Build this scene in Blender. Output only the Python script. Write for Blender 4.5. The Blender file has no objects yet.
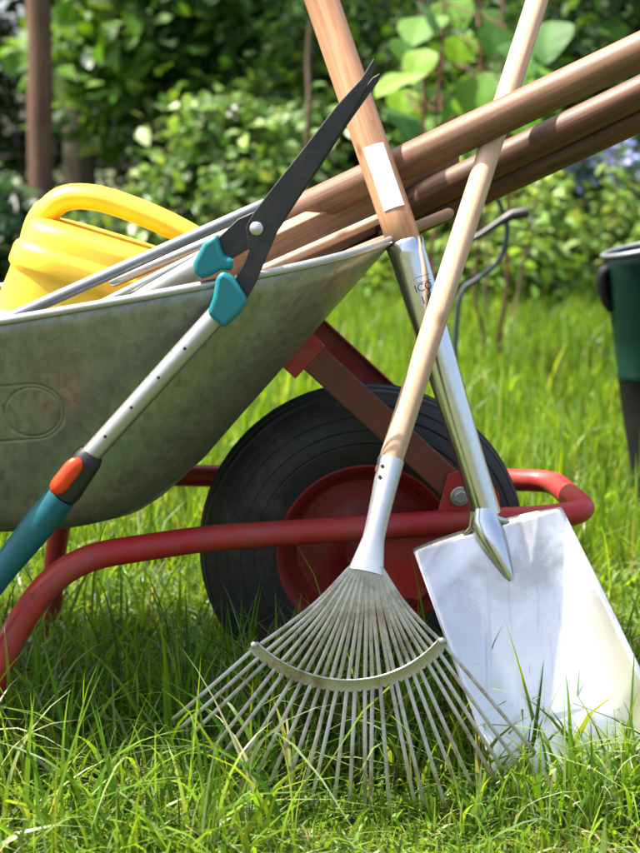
import bpy, bmesh, math, random
import numpy as np
from mathutils import Vector, Matrix

random.seed(7)
rng = np.random.default_rng(11)
SC = bpy.context.scene
COL = SC.collection

# ------------------------------------------------------------------ camera
F = 1450.0
TH = math.atan(261.5 / F)
CH = 0.677
cam_d = bpy.data.cameras.new('camera')
cam = bpy.data.objects.new('camera', cam_d)
COL.objects.link(cam)
cam.location = (0, 0, CH)
cam.rotation_euler = (math.pi / 2 - TH, 0, 0)
cam_d.sensor_fit = 'VERTICAL'
cam_d.sensor_height = 36.0
cam_d.lens = F / 853.0 * 36.0
cam_d.clip_start = 0.05
cam_d.clip_end = 500
cam_d.dof.use_dof = True
cam_d.dof.focus_distance = 1.58
cam_d.dof.aperture_fstop = 6.0
SC.camera = cam

# ------------------------------------------------------------------ sky and sun
SUN_TO = Vector((-0.44, 0.0, 0.89)).normalized()
elev = math.asin(SUN_TO.z)
world = bpy.data.worlds.new('World')
SC.world = world
world.use_nodes = True
wn = world.node_tree
bg = wn.nodes['Background']
sky = wn.nodes.new('ShaderNodeTexSky')
sky.sky_type = 'NISHITA'
sky.sun_disc = False
sky.dust_density = 5.0
sky.ozone_density = 0.4
sky.sun_elevation = elev
sky.sun_rotation = math.atan2(SUN_TO.x, SUN_TO.y)
wn.links.new(sky.outputs[0], bg.inputs[0])
bg.inputs[1].default_value = 0.13
sun_d = bpy.data.lights.new('sun', 'SUN')
sun_d.energy = 5.0
sun_d.angle = math.radians(0.53)
sun_d.color = (1.0, 0.95, 0.86)
sun = bpy.data.objects.new('sun', sun_d)
COL.objects.link(sun)
sun.rotation_euler = SUN_TO.to_track_quat('Z', 'Y').to_euler()
sun.location = (-3, 0, 8)

SC.view_settings.view_transform = 'Standard'
SC.view_settings.look = 'None'
SC.view_settings.exposure = 1.55
SC.view_settings.gamma = 1.0
SC.cycles.use_denoising = True
SC.cycles.max_bounces = 7
SC.cycles.diffuse_bounces = 3
SC.cycles.glossy_bounces = 3
SC.cycles.transmission_bounces = 4
SC.cycles.transparent_max_bounces = 4
SC.cycles.caustics_reflective = False
SC.cycles.caustics_refractive = False

# ------------------------------------------------------------------ helpers
UP = Vector((0, math.sin(TH), math.cos(TH)))
FW = Vector((0, math.cos(TH), -math.sin(TH)))
CP = Vector((0, 0, CH))


def at(px, py, D):
    """photo position px,py at the horizontal distance D -> world point"""
    d = Vector(((px - 320) / F, 0, 0)) - UP * ((py - 426.5) / F) + FW
    return CP + d * (D / d.y)


def link(name, me, mat, parent=None, smooth=40):
    o = bpy.data.objects.new(name, me)
    COL.objects.link(o)
    if mat is not None:
        me.materials.append(mat)
    if smooth:
        for p in me.polygons:
            p.use_smooth = True
        me.set_sharp_from_angle(angle=math.radians(smooth))
    if parent is not None:
        o.parent = parent
    return o


def tag(o, label=None, cat=None, group=None, kind=None):
    if label: o['label'] = label
    if cat: o['category'] = cat
    if group: o['group'] = group
    if kind: o['kind'] = kind
    return o


def empty(name, loc, label, cat, group=None, rz=0.0):
    o = bpy.data.objects.new(name, None)
    COL.objects.link(o)
    o.empty_display_size = 0.05
    o.location = loc
    o.rotation_euler = (0, 0, rz)
    return tag(o, label, cat, group)


class MB:
    def __init__(self, off=(0, 0, 0)):
        self.v = []
        self.f = []
        self.off = Vector(off)

    def ring_strip(self, rings, close=True, cap0=True, cap1=True):
        n = len(rings[0])
        b = len(self.v)
        for r in rings:
            self.v += [Vector(p) - self.off for p in r]
        for i in range(len(rings) - 1):
            for j in range(n if close else n - 1):
                k = (j + 1) % n
                self.f.append((b + i * n + j, b + i * n + k, b + (i + 1) * n + k, b + (i + 1) * n + j))
        if cap0: self.f.append(tuple(b + j for j in range(n))[::-1])
        if cap1: self.f.append(tuple(b + (len(rings) - 1) * n + j for j in range(n)))

    def tube(self, path, rad, n=12, cap=True, closed=False, flat=None, ref=None):
        """sweep; rad a number, list, or list of (ru, rv) pairs"""
        path = [Vector(p) for p in path]
        m = len(path)
        rings = []
        u = None
        for i, p in enumerate(path):
            if closed:
                t = path[(i + 1) % m] - path[i - 1]
            else:
                t = path[min(i + 1, m - 1)] - path[max(i - 1, 0)]
            t.normalize()
            if u is None:
                r0 = Vector(ref) if ref is not None else (Vector((0, 0, 1)) if abs(t.z) < 0.9 else Vector((1, 0, 0)))
                u = (r0 - t * r0.dot(t)).normalized()
            else:
                u = (u - t * u.dot(t)).normalized()
            w = t.cross(u)
            r = rad[i] if isinstance(rad, (list, tuple)) else rad
            ru, rv = r if isinstance(r, (list, tuple)) else (r, r)
            rings.append([p + u * (ru * math.cos(2 * math.pi * k / n)) + w * (rv * math.sin(2 * math.pi * k / n)) for k in range(n)])
        if closed:
            rings.append(rings[0])
            cap = False
        self.ring_strip(rings, True, cap, cap)

    def prism(self, poly, nrm, th):
        nrm = Vector(nrm).normalized() * th
        self.ring_strip([[Vector(p) for p in poly], [Vector(p) + nrm for p in poly]])

    def box(self, c, ax, ay, az):
        c = Vector(c); ax = Vector(ax); ay = Vector(ay); az = Vector(az)
        q = [(-1, -1), (1, -1), (1, 1), (-1, 1)]
        self.ring_strip([[c + ax * a + ay * b - az for a, b in q], [c + ax * a + ay * b + az for a, b in q]])

    def build(self, name, mat, parent=None, smooth=40, bevel=0.0, seg=2, fix=True):
        me = bpy.data.meshes.new(name)
        me.from_pydata([tuple(p) for p in self.v], [], self.f)
        if fix:
            bm = bmesh.new(); bm.from_mesh(me)
            bmesh.ops.remove_doubles(bm, verts=bm.verts, dist=1e-5)
            bmesh.ops.recalc_face_normals(bm, faces=bm.faces)
            bm.to_mesh(me); bm.free()
        o = link(name, me, mat, parent, smooth)
        if bevel:
            b = o.modifiers.new('bevel', 'BEVEL'); b.width = bevel; b.segments = seg
            b.limit_method = 'ANGLE'; b.angle_limit = math.radians(35); b.harden_normals = False
        return o


def spline(pts, per=8, closed=False):
    pts = [Vector(p) for p in pts]
    n = len(pts)
    out = []
    rngi = range(n if closed else n - 1)
    for i in rngi:
        if closed:
            p0, p1, p2, p3 = pts[i - 1], pts[i], pts[(i + 1) % n], pts[(i + 2) % n]
        else:
            p0, p1, p2, p3 = pts[max(i - 1, 0)], pts[i], pts[i + 1], pts[min(i + 2, n - 1)]
        for k in range(per):
            t = k / per
            out.append(0.5 * ((2 * p1) + (p2 - p0) * t + (2 * p0 - 5 * p1 + 4 * p2 - p3) * t * t + (3 * p1 - p0 - 3 * p2 + p3) * t ** 3))
    if not closed:
        out.append(pts[-1])
    return out


def fillet(pts, r, per=6):
    """polyline with rounded corners"""
    pts = [Vector(p) for p in pts]
    out = [pts[0]]
    for i in range(1, len(pts) - 1):
        a, b, c = pts[i - 1], pts[i], pts[i + 1]
        ri = r[i - 1] if isinstance(r, (list, tuple)) else r
        d1 = (a - b); d2 = (c - b)
        l = min(ri, d1.length * .49, d2.length * .49)
        s = b + d1.normalized() * l
        e = b + d2.normalized() * l
        for k in range(per + 1):
            t = k / per
            out.append(s * (1 - t) ** 2 + b * 2 * t * (1 - t) + e * t * t)
    out.append(pts[-1])
    return out


def rod(name, a, b, r, mat, parent=None, n=20, base=Vector((0, 0, 0)), profile=None, seed=0, warp=0.0, flat=1.0, end_round=0.004):
    """a wooden or metal pole whose own z axis runs along it, so that grain follows it"""
    a = Vector(a); b = Vector(b)
    L = (b - a).length
    q = (b - a).to_track_quat('Z', 'Y')
    rnd = random.Random(seed)
    m = MB()
    K = max(8, int(L / 0.04))
    rings = []
    ph = rnd.random() * 6
    zs = [0.0, end_round] + [L * k / K for k in range(1, K)] + [L - end_round, L]
    for i, z in enumerate(zs):
        rr = r * (profile(z / L) if profile else 1.0)
        if i in (0, len(zs) - 1): rr -= min(end_round, r * .4)
        rr *= 1 + warp * math.sin(z * 23 + ph)
        ox = warp * r * 3 * math.sin(z * 5 + ph)
        rings.append([Vector((ox + rr * math.cos(2 * math.pi * k / n), flat * rr * math.sin(2 * math.pi * k / n), z)) for k in range(n)])
    m.ring_strip(rings)
    o = m.build(name, mat, parent, 50)
    o.location = a - base
    o.rotation_mode = 'QUATERNION'
    o.rotation_quaternion = q
    return o


# ------------------------------------------------------------------ materials
def new_mat(name):
    m = bpy.data.materials.new(name)
    m.use_nodes = True
    nt = m.node_tree
    return m, nt, nt.nodes['Principled BSDF']


def nd(nt, typ, **kw):
    n = nt.nodes.new(typ)
    for k, v in kw.items():
        setattr(n, k, v)
    return n


def ramp(nt, src, stops):
    r = nd(nt, 'ShaderNodeValToRGB')
    e = r.color_ramp.elements
    e[0].position, e[0].color = stops[0][0], (*stops[0][1], 1)
    e[1].position, e[1].color = stops[1][0], (*stops[1][1], 1)
    for p, c in stops[2:]:
        x = e.new(p); x.color = (*c, 1)
    nt.links.new(src, r.inputs[0])
    return r.outputs[0]


def noise(nt, scale, detail=5, rough=.55, vec=None, dist=0.0):
    n = nd(nt, 'ShaderNodeTexNoise')
    n.inputs['Scale'].default_value = scale
    n.inputs['Detail'].default_value = detail
    n.inputs['Roughness'].default_value = rough
    n.inputs['Distortion'].default_value = dist
    if vec is not None: nt.links.new(vec, n.inputs['Vector'])
    return n.outputs['Fac']


def mapped(nt, scale=(1, 1, 1), loc=(0, 0, 0), rot=(0, 0, 0)):
    tc = nd(nt, 'ShaderNodeTexCoord')
    mp = nd(nt, 'ShaderNodeMapping')
    mp.inputs['Scale'].default_value = scale
    mp.inputs['Location'].default_value = loc
    mp.inputs['Rotation'].default_value = rot
    nt.links.new(tc.outputs['Object'], mp.inputs['Vector'])
    return mp.outputs[0]


def mixc(nt, fac, a, b, mode='MIX'):
    m = nd(nt, 'ShaderNodeMix', data_type='RGBA', blend_type=mode)
    for sock, val in ((m.inputs[0], fac), (m.inputs[6], a), (m.inputs[7], b)):
        if hasattr(val, 'links') or hasattr(val, 'is_linked'):
            nt.links.new(val, sock)
        elif isinstance(val, (int, float)):
            sock.default_value = val
        else:
            sock.default_value = (*val, 1)
    return m.outputs[2]


def bump(nt, h, bsdf, strength=.3, dist=.002):
    b = nd(nt, 'ShaderNodeBump')
    b.inputs['Strength'].default_value = strength
    b.inputs['Distance'].default_value = dist
    nt.links.new(h, b.inputs['Height'])
    nt.links.new(b.outputs[0], bsdf.inputs['Normal'])


def wood_mat(name, dark, light, seed=0.0, rough=.58, grain=60, dirt=.35):
    m, nt, b = new_mat(name)
    v = mapped(nt, (1, 1, .05), (seed, seed, seed))
    g = noise(nt, grain * 3, 6, .6, v, .6)
    v2 = mapped(nt, (1, 1, .35), (seed * 2, 0, 0))
    big = noise(nt, 14, 4, .6, v2)
    c = ramp(nt, g, [(.3, dark), (.68, light)])
    dm = ramp(nt, big, [(.38, (1 - dirt,) * 3), (.62, (1, 1, 1))])
    c = mixc(nt, 1.0, c, dm, 'MULTIPLY')
    v3 = mapped(nt, (1, 1, .5), (seed * 5, 3, 1))
    kn = nd(nt, 'ShaderNodeTexVoronoi'); kn.inputs['Scale'].default_value = 16
    nt.links.new(v3, kn.inputs['Vector'])
    km = ramp(nt, kn.outputs['Distance'], [(.05, (.45, .34, .26)), (.11, (1, 1, 1))])
    c = mixc(nt, 1.0, c, km, 'MULTIPLY')
    mk = noise(nt, 45, 6, .7, mapped(nt, (1, 1, .6), (seed * 3, 1, 4)))
    c = mixc(nt, ramp(nt, mk, [(.60, (0, 0, 0)), (.70, (.55,) * 3)]), c, tuple(x * .35 for x in dark))
    nt.links.new(c, b.inputs['Base Color'])
    b.inputs['Roughness'].default_value = rough
    b.inputs['Specular IOR Level'].default_value = .35
    bump(nt, g, b, .25, .0015)
    return m


def paint_mat(name, col, dust, rough=.4, seed=0.0, amount=.5, chip=(.10, .045, .03)):
    m, nt, b = new_mat(name)
    v = mapped(nt, (1, 1, 1), (seed, seed, seed))
    a = noise(nt, 9, 6, .65, v)
    f = noise(nt, 70, 5, .65, v)
    c = mixc(nt, ramp(nt, a, [(.42, (0, 0, 0)), (.75, (amount,) * 3)]), col, dust)
    c = mixc(nt, ramp(nt, f, [(.63, (0, 0, 0)), (.67, (.85, .85, .85))]), c, chip)
    d_ = noise(nt, 26, 7, .75, v, .5)
    c = mixc(nt, ramp(nt, d_, [(.56, (0, 0, 0)), (.70, (.6, .6, .6))]), c, (.12, .075, .045))
    nt.links.new(c, b.inputs['Base Color'])
    r = ramp(nt, f, [(.3, (rough - .1,) * 3), (.75, (rough + .25,) * 3)])
    nt.links.new(r, b.inputs['Roughness'])
    bump(nt, f, b, .12, .001)
    return m


def plastic_mat(name, col, rough=.4, var=.12, seed=0.0, sss=0.0, bump_s=.05):
    m, nt, b = new_mat(name)
    v = mapped(nt, (1, 1, 1), (seed, 0, seed))
    a = noise(nt, 25, 5, .6, v)
    lo = tuple(x * (1 - var) for x in col)
    c = ramp(nt, a, [(.35, lo), (.65, col)])
    nt.links.new(c, b.inputs['Base Color'])
    b.inputs['Roughness'].default_value = rough
    if col[0] < .01 and col[1] < .03: b.inputs['Specular IOR Level'].default_value = .22
    if sss:
        b.inputs['Subsurface Weight'].default_value = sss
        b.inputs['Subsurface Radius'].default_value = (.02, .012, .003)
        b.inputs['Subsurface Scale'].default_value = 1.0
    g = noise(nt, 400, 3, .6, v)
    bump(nt, g, b, bump_s, .0006)
    return m


def metal_mat(name, col, rough=.3, metallic=1.0, seed=0.0, scratch=.5, stretch=(1, 1, 1), grime=(.25, .22, .18), grime_amt=.3, gscale=18):
    m, nt, b = new_mat(name)
    v = mapped(nt, stretch, (seed, seed, 0))
    a = noise(nt, gscale, 6, .68, v)
    s = noise(nt, 220, 4, .7, v)
    c = mixc(nt, ramp(nt, a, [(.48, (0, 0, 0)), (.72, (grime_amt,) * 3)]), col, grime)
    nt.links.new(c, b.inputs['Base Color'])
    b.inputs['Metallic'].default_value = metallic
    r = ramp(nt, s, [(.3, (max(rough - .08, .05),) * 3), (.7, (rough + .2 * scratch,) * 3)])
    nt.links.new(r, b.inputs['Roughness'])
    bump(nt, s, b, .08 * scratch, .0006)
    return m


def foliage_mat(name, rough=.42, trans=.45, spec=.5, tint=(1, 1, 1)):
    m = bpy.data.materials.new(name)
    m.use_nodes = True
    nt = m.node_tree
    nt.nodes.clear()
    out = nd(nt, 'ShaderNodeOutputMaterial')
    at_ = nd(nt, 'ShaderNodeAttribute', attribute_name='Col')
    df = nd(nt, 'ShaderNodeBsdfDiffuse')
    tr = nd(nt, 'ShaderNodeBsdfTranslucent')
    gl = nd(nt, 'ShaderNodeBsdfGlossy')
    gl.inputs['Roughness'].default_value = rough
    gl.inputs['Color'].default_value = (1, 1, 1, 1)
    nt.links.new(at_.outputs['Color'], df.inputs[0])
    tc = mixc(nt, 1.0, at_.outputs['Color'], (1.5 * tint[0], 1.35 * tint[1], .55 * tint[2]), 'MULTIPLY')
    nt.links.new(tc, tr.inputs[0])
    m1 = nd(nt, 'ShaderNodeMixShader'); m1.inputs[0].default_value = trans
    nt.links.new(df.outputs[0], m1.inputs[1]); nt.links.new(tr.outputs[0], m1.inputs[2])
    fr = nd(nt, 'ShaderNodeFresnel'); fr.inputs[0].default_value = 1.4
    mu = nd(nt, 'ShaderNodeMath', operation='MULTIPLY'); mu.inputs[1].default_value = spec
    nt.links.new(fr.outputs[0], mu.inputs[0])
    m2 = nd(nt, 'ShaderNodeMixShader')
    nt.links.new(mu.outputs[0], m2.inputs[0])
    nt.links.new(m1.outputs[0], m2.inputs[1]); nt.links.new(gl.outputs[0], m2.inputs[2])
    nt.links.new(m2.outputs[0], out.inputs[0])
    return m


M = {}
M['spade_wood'] = wood_mat('spade_wood', (.44, .21, .105), (.62, .35, .2), 1.3, .42)
M['rake_wood'] = wood_mat('rake_wood', (.52, .32, .19), (.68, .46, .31), 4.1, .45, dirt=.22)
M['pole_wood'] = wood_mat('pole_wood', (.125, .062, .034), (.235, .125, .068), 7.7, .5)
M['dark_wood'] = wood_mat('dark_wood', (.075, .034, .019), (.155, .075, .04), 2.2, .5)
M['board_wood'] = wood_mat('board_wood', (.30, .17, .10), (.50, .31, .20), 9.2, .6)
M['red'] = paint_mat('red_paint', (.36, .012, .012), (.26, .075, .05), .42, 0, .75)
M['red_rim'] = paint_mat('red_rim_paint', (.26, .012, .012), (.16, .05, .03), .42, 3, .6)
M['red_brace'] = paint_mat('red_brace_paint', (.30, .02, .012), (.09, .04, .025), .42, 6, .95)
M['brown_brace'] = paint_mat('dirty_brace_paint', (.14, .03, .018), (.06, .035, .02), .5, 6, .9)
M['yellow'] = plastic_mat('yellow_plastic', (.92, .57, .035), .4, .16, 0, .12, .08)
M['teal'] = plastic_mat('teal_plastic', (.004, .18, .215), .38, .18, 2)
M['teal_grip'] = plastic_mat('teal_grip_plastic', (.003, .10, .13), .5, .25, 3)
M['orange'] = plastic_mat('orange_plastic', (.72, .05, .008), .4, .1, 4)
M['black_plastic'] = plastic_mat('black_plastic', (.018, .018, .02), .42, .3, 5)
M['blade'] = metal_mat('coated_blade', (.022, .023, .025), .42, .25, 0, .8, (1, 1, 1), (.07, .06, .05), .5, 30)
M['alu'] = metal_mat('aluminium_tube', (.40, .41, .39), .36, .8, 1, .5, (1, 1, 1), (.36, .35, .30), .35)
M['rake_steel'] = metal_mat('rake_steel', (.40, .39, .37), .28, .92, 2, .8, (1, 1, 1), (.15, .085, .05), .9, 30)
M['rake_socket'] = metal_mat('rake_socket', (.50, .515, .54), .34, .75, 3, .5, (1, 1, 1), (.5, .5, .52), .3)
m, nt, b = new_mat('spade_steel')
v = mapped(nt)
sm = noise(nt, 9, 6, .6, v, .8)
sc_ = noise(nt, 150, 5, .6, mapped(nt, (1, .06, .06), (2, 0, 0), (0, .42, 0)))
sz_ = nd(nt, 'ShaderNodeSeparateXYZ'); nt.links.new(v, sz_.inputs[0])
tree_reflection = mixc(nt, 1.0, ramp(nt, sm, [(.38, (0, 0, 0)), (.60, (.9,) * 3)]), ramp(nt, sz_.outputs[2], [(.13, (.12,) * 3), (.25, (1, 1, 1))]), 'MULTIPLY')  # dark reflection of trees painted into the steel colour, mostly on the upper blade
c = mixc(nt, tree_reflection, (.80, .775, .73), (.30, .285, .27))
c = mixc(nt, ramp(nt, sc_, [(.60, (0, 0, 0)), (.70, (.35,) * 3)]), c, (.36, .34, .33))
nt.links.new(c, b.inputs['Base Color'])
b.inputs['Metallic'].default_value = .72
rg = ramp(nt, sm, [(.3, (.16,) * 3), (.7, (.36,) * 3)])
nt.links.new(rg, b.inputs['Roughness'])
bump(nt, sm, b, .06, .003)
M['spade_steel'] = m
M['socket_steel'] = metal_mat('socket_steel', (.64, .65, .66), .22, .95, 5, .2, (1, 1, 1), (.4, .4, .4), .3, 7)
M['bolt'] = metal_mat('bolt_steel', (.55, .55, .55), .35, .9, 6)
M['rust'] = metal_mat('dark_bolt', (.06, .05, .045), .5, .6, 7)
M['white_label'] = plastic_mat('white_label', (.80, .80, .82), .45, .06, 6)
M['ink'] = plastic_mat('ink', (.03, .03, .035), .5, .1, 7)
M['grey_tube'] = metal_mat('grey_tube', (.20, .215, .23), .4, .5, 8, .5)
M['boot'] = plastic_mat('boot_rubber', (.004, .026, .018), .33, .35, 8)
M['boot_black'] = plastic_mat('boot_black_rubber', (.008, .009, .009), .65, .3, 9)
M['boot_in'] = plastic_mat('boot_lining', (.03, .035, .045), .8, .3, 10)
M['dark_steel'] = metal_mat('dark_steel', (.02, .035, .04), .6, .1, 9)

# galvanised tray: spangle, drip streaks, grime
m, nt, b = new_mat('galvanised')
v = mapped(nt, (1, 1, 1))
vo = nd(nt, 'ShaderNodeTexVoronoi'); vo.inputs['Scale'].default_value = 90
nt.links.new(v, vo.inputs['Vector'])
bw_ = nd(nt, 'ShaderNodeRGBToBW'); nt.links.new(vo.outputs['Color'], bw_.inputs[0])
c = mixc(nt, .3, (.235, .25, .205), bw_.outputs[0], 'SOFT_LIGHT')
st = noise(nt, 110, 5, .6, mapped(nt, (1, 1, .035), (0, 0, 0), (0, math.radians(-14), 0)))
c = mixc(nt, ramp(nt, st, [(.42, (0, 0, 0)), (.70, (.55,) * 3)]), c, (.36, .38, .32))
gr = noise(nt, 5, 6, .7, v, .4)
c = mixc(nt, ramp(nt, gr, [(.40, (0, 0, 0)), (.74, (.42,) * 3)]), c, (.11, .12, .08))
gr2 = noise(nt, 26, 6, .7, mapped(nt, (1, 1, .4), (4, 2, 1)))
c = mixc(nt, ramp(nt, gr2, [(.62, (0, 0, 0)), (.74, (.35,) * 3)]), c, (.10, .08, .045))
nt.links.new(c, b.inputs['Base Color'])
b.inputs['Metallic'].default_value = .55
rr_ = ramp(nt, gr, [(.3, (.30,) * 3), (.7, (.48,) * 3)])
nt.links.new(rr_, b.inputs['Roughness'])
dent = mixc(nt, .25, noise(nt, 4.5, 2, .5, v), gr)
bump(nt, dent, b, .5, .012)
M['galv'] = m
M['galv_rim'] = metal_mat('galvanised_rim', (.42, .425, .40), .36, .75, 11, .6, (1, 1, 1), (.35, .34, .3), .5)

# tyre
m, nt, b = new_mat('tyre_rubber')
v = mapped(nt)
a_ = noise(nt, 12, 6, .7, v)
c = ramp(nt, a_, [(.38, (.012, .011, .011)), (.56, (.022, .019, .017)), (.72, (.075, .06, .045))])
nt.links.new(c, b.inputs['Base Color'])
b.inputs['Roughness'].default_value = .62
bump(nt, noise(nt, 150, 4, .6, v), b, .2, .001)
M['tyre'] = m

M['grass'] = foliage_mat('grass_blades', .55, .55, .12)
M['leaf'] = foliage_mat('leaves', .5, .5, .3)
M['gloss_leaf'] = foliage_mat('glossy_leaves', .38, .4, .7)
M['petal'] = foliage_mat('petals', .6, .3, .2, (.8, .9, 1.8))


def bark_mat(name, a, bcol, s=1.0):
    m, nt, b = new_mat(name)
    n1 = noise(nt, 16 * s, 7, .7, mapped(nt, (1, 1, .18)), .8)
    n2 = noise(nt, 3, 4, .6, mapped(nt))
    c = ramp(nt, n1, [(.32, a), (.66, bcol)])
    c = mixc(nt, ramp(nt, n2, [(.45, (0, 0, 0)), (.75, (.5,) * 3)]), c, (.06, .08, .03))
    nt.links.new(c, b.inputs['Base Color'])
    b.inputs['Roughness'].default_value = .85
    bump(nt, n1, b, .9, .02)
    return m


M['bark_red'] = bark_mat('bark_red', (.055, .024, .014), (.17, .075, .048))
M['bark_dark'] = bark_mat('bark_dark', (.03, .022, .014), (.10, .07, .045))
M['stem'] = bark_mat('stem_bark', (.06, .035, .02), (.17, .10, .06), 3)
M['red_stem'] = bark_mat('red_stem_bark', (.12, .03, .025), (.24, .08, .06), 4)

# ground: soil, thatch and moss
m, nt, b = new_mat('lawn_soil')
v = mapped(nt)
n1 = noise(nt, 30, 8, .7, v)
n2 = noise(nt, .8, 5, .6, v)
c = ramp(nt, n1, [(.3, (.03, .024, .012)), (.5, (.075, .08, .02)), (.72, (.16, .14, .06))])
c = mixc(nt, ramp(nt, n2, [(.35, (0, 0, 0)), (.7, (.8,) * 3)]), c, (.06, .10, .018))
nt.links.new(c, b.inputs['Base Color'])
b.inputs['Roughness'].default_value = .95
bump(nt, n1, b, .8, .02)
M['soil'] = m

# ------------------------------------------------------------------ numpy mesh tools
def np_mesh(name, V, faces_flat, loop_tot, colors, mat, parent=None, smooth=True):
    me = bpy.data.meshes.new(name)
    nv = len(V); nf = len(loop_tot)
    me.vertices.add(nv)
    me.vertices.foreach_set('co', np.ascontiguousarray(V, dtype=np.float32).ravel())
    me.loops.add(len(faces_flat))
    me.loops.foreach_set('vertex_index', np.ascontiguousarray(faces_flat, dtype=np.int32))
    me.polygons.add(nf)
    st = np.concatenate([[0], np.cumsum(loop_tot)[:-1]]).astype(np.int32)
    me.polygons.foreach_set('loop_start', st)
    if smooth:
        me.polygons.foreach_set('use_smooth', np.ones(nf, dtype=bool))
    if colors is not None:
        at_ = me.attributes.new('Col', 'FLOAT_COLOR', 'POINT')
        cc = np.ones((nv, 4), dtype=np.float32); cc[:, :3] = colors
        at_.data.foreach_set('color', cc.ravel())
    me.update(calc_edges=True)
    me.materials.append(mat)
    o = bpy.data.objects.new(name, me)
    COL.objects.link(o)
    if parent is not None: o.parent = parent
    return o


def blades(X, Y, H, Wd, seg, curl, colA, colB, Z0=None):
    """grass blades as tapered curved ribbons, returns V, faces, loop totals, colours"""
    n = len(X)
    yaw = rng.uniform(0, 2 * np.pi, n)
    ld = rng.uniform(0, 2 * np.pi, n)
    dx, dy = np.cos(ld), np.sin(ld)
    wx, wy = np.cos(yaw), np.sin(yaw)
    Z0 = np.zeros(n) if Z0 is None else Z0
    lv = []
    cl = []
    tilt = rng.normal(0, .16, n)
    for k in range(seg + 1):
        t = k / seg
        out = H * (curl * t ** 2.2 + tilt * t)
        up = H * (t - .45 * np.minimum(curl, 1.3) * t ** 3)
        cx = X + dx * out; cy = Y + dy * out; cz = Z0 + up
        w = Wd * (1 - t ** 1.8) * .5 * (0.75 + .5 * min(t * 3, 1))
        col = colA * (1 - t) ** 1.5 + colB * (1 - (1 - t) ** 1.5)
        if k < seg:
            lv.append(np.stack([cx - wx * w, cy - wy * w, cz], 1)); cl.append(col)
            lv.append(np.stack([cx + wx * w, cy + wy * w, cz], 1)); cl.append(col)
        else:
            lv.append(np.stack([cx, cy, cz], 1)); cl.append(col)
    per = 2 * seg + 1
    V = np.stack(lv, 1).reshape(-1, 3)
    Cc = np.stack(cl, 1).reshape(-1, 3)
    base = (np.arange(n) * per)[:, None]
    fl = []
    tot = []
    pat = []
    for k in range(seg - 1):
        pat += [2 * k, 2 * k + 1, 2 * k + 3, 2 * k + 2]; tot.append(4)
    pat += [2 * seg - 2, 2 * seg - 1, 2 * seg]; tot.append(3)
    faces = (base + np.array(pat)[None, :]).ravel()
    tots = np.tile(np.array(tot), n)
    return V, faces, tots, Cc


def join_np(parts):
    Vs, Fs, Ts, Cs = [], [], [], []
    o = 0
    for V, f, t, c in parts:
        Vs.append(V); Fs.append(f + o); Ts.append(t); Cs.append(c)
        o += len(V)
    return np.concatenate(Vs), np.concatenate(Fs), np.concatenate(Ts), np.concatenate(Cs)


def leaves(Pn, size, aspect, cols, droop=.35, up_bias=.6, fold=.25):
    """Pn: n x 3 leaf bases"""
    n = len(Pn)
    az = rng.uniform(0, 2 * np.pi, n)
    el = rng.normal(-droop, .45, n)
    d = np.stack([np.cos(az) * np.cos(el), np.sin(az) * np.cos(el), np.sin(el)], 1)
    nn = rng.normal(0, 1, (n, 3)); nn[:, 2] = np.abs(nn[:, 2]) + up_bias * 2
    s = np.cross(d, nn); s /= np.linalg.norm(s, axis=1)[:, None] + 1e-9
    u = np.cross(s, d)
    L = size[:, None]
    w = L * aspect * .5
    b = Pn
    m1 = b + d * L * .42 - u * L * .02
    l = b + d * L * .38 - s * w + u * L * fold * .3
    r = b + d * L * .38 + s * w + u * L * fold * .3
    l2 = b + d * L * .72 - s * w * .68 + u * L * fold * .15 - u * L * .04
    r2 = b + d * L * .72 + s * w * .68 + u * L * fold * .15 - u * L * .04
    tip = b + d * L - u * L * .14
    V = np.stack([b, l, m1, r, l2, r2, tip], 1).reshape(-1, 3)
    C = np.repeat(cols, 7, axis=0)
    pat = np.array([0, 2, 1, 0, 3, 2, 1, 2, 6, 4, 2, 3, 5, 6])
    tot = np.tile(np.array([3, 3, 4, 4]), n)
    F = ((np.arange(n) * 7)[:, None] + pat[None, :]).ravel()
    return V, F, tot, C


def palette(n, cols, jit=.18):
    c = np.array(cols)[rng.integers(0, len(cols), n)]
    return np.clip(c * (1 + rng.normal(0, jit, (n, 1))) * (1 + rng.normal(0, .06, (n, 3))), .003, .9)


# ================================================================== THE SETTING
me = bpy.data.meshes.new('ground')
N = 90
gx = np.concatenate([np.linspace(-120, -6, 10), np.linspace(-5.5, 5.5, 70), np.linspace(6, 120, 10)])
gy = np.concatenate([np.linspace(-60, -1, 8), np.linspace(-.8, 14, 80), np.linspace(15, 160, 10)])


def gz(x, y):
    return (.012 * np.sin(x * 3.1 + 1) * np.cos(y * 2.3) + .018 * np.sin(x * 1.1 + y * .9)) * np.clip((np.hypot(x - .05, y - 1.65) - .7) / 1.2, 0, 1)


GX, GY = np.meshgrid(gx, gy)
Vg = np.stack([GX.ravel(), GY.ravel(), gz(GX, GY).ravel()], 1)
nx, ny = len(gx), len(gy)
ii = (np.arange(ny - 1)[:, None] * nx + np.arange(nx - 1)[None, :]).ravel()
Fg = np.stack([ii, ii + 1, ii + nx + 1, ii + nx], 1).ravel()
ground = np_mesh('ground', Vg, Fg, np.full(len(ii), 4), None, M['soil'])
ground['kind'] = 'structure'

# ---------------- grass
G1 = np.array([[.092, .205, .006], [.13, .265, .007], [.175, .315, .009], [.22, .345, .014], [.066, .17, .007]])
STRAW = np.array([[.42, .36, .17], [.34, .27, .12], [.5, .44, .25]])


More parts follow.
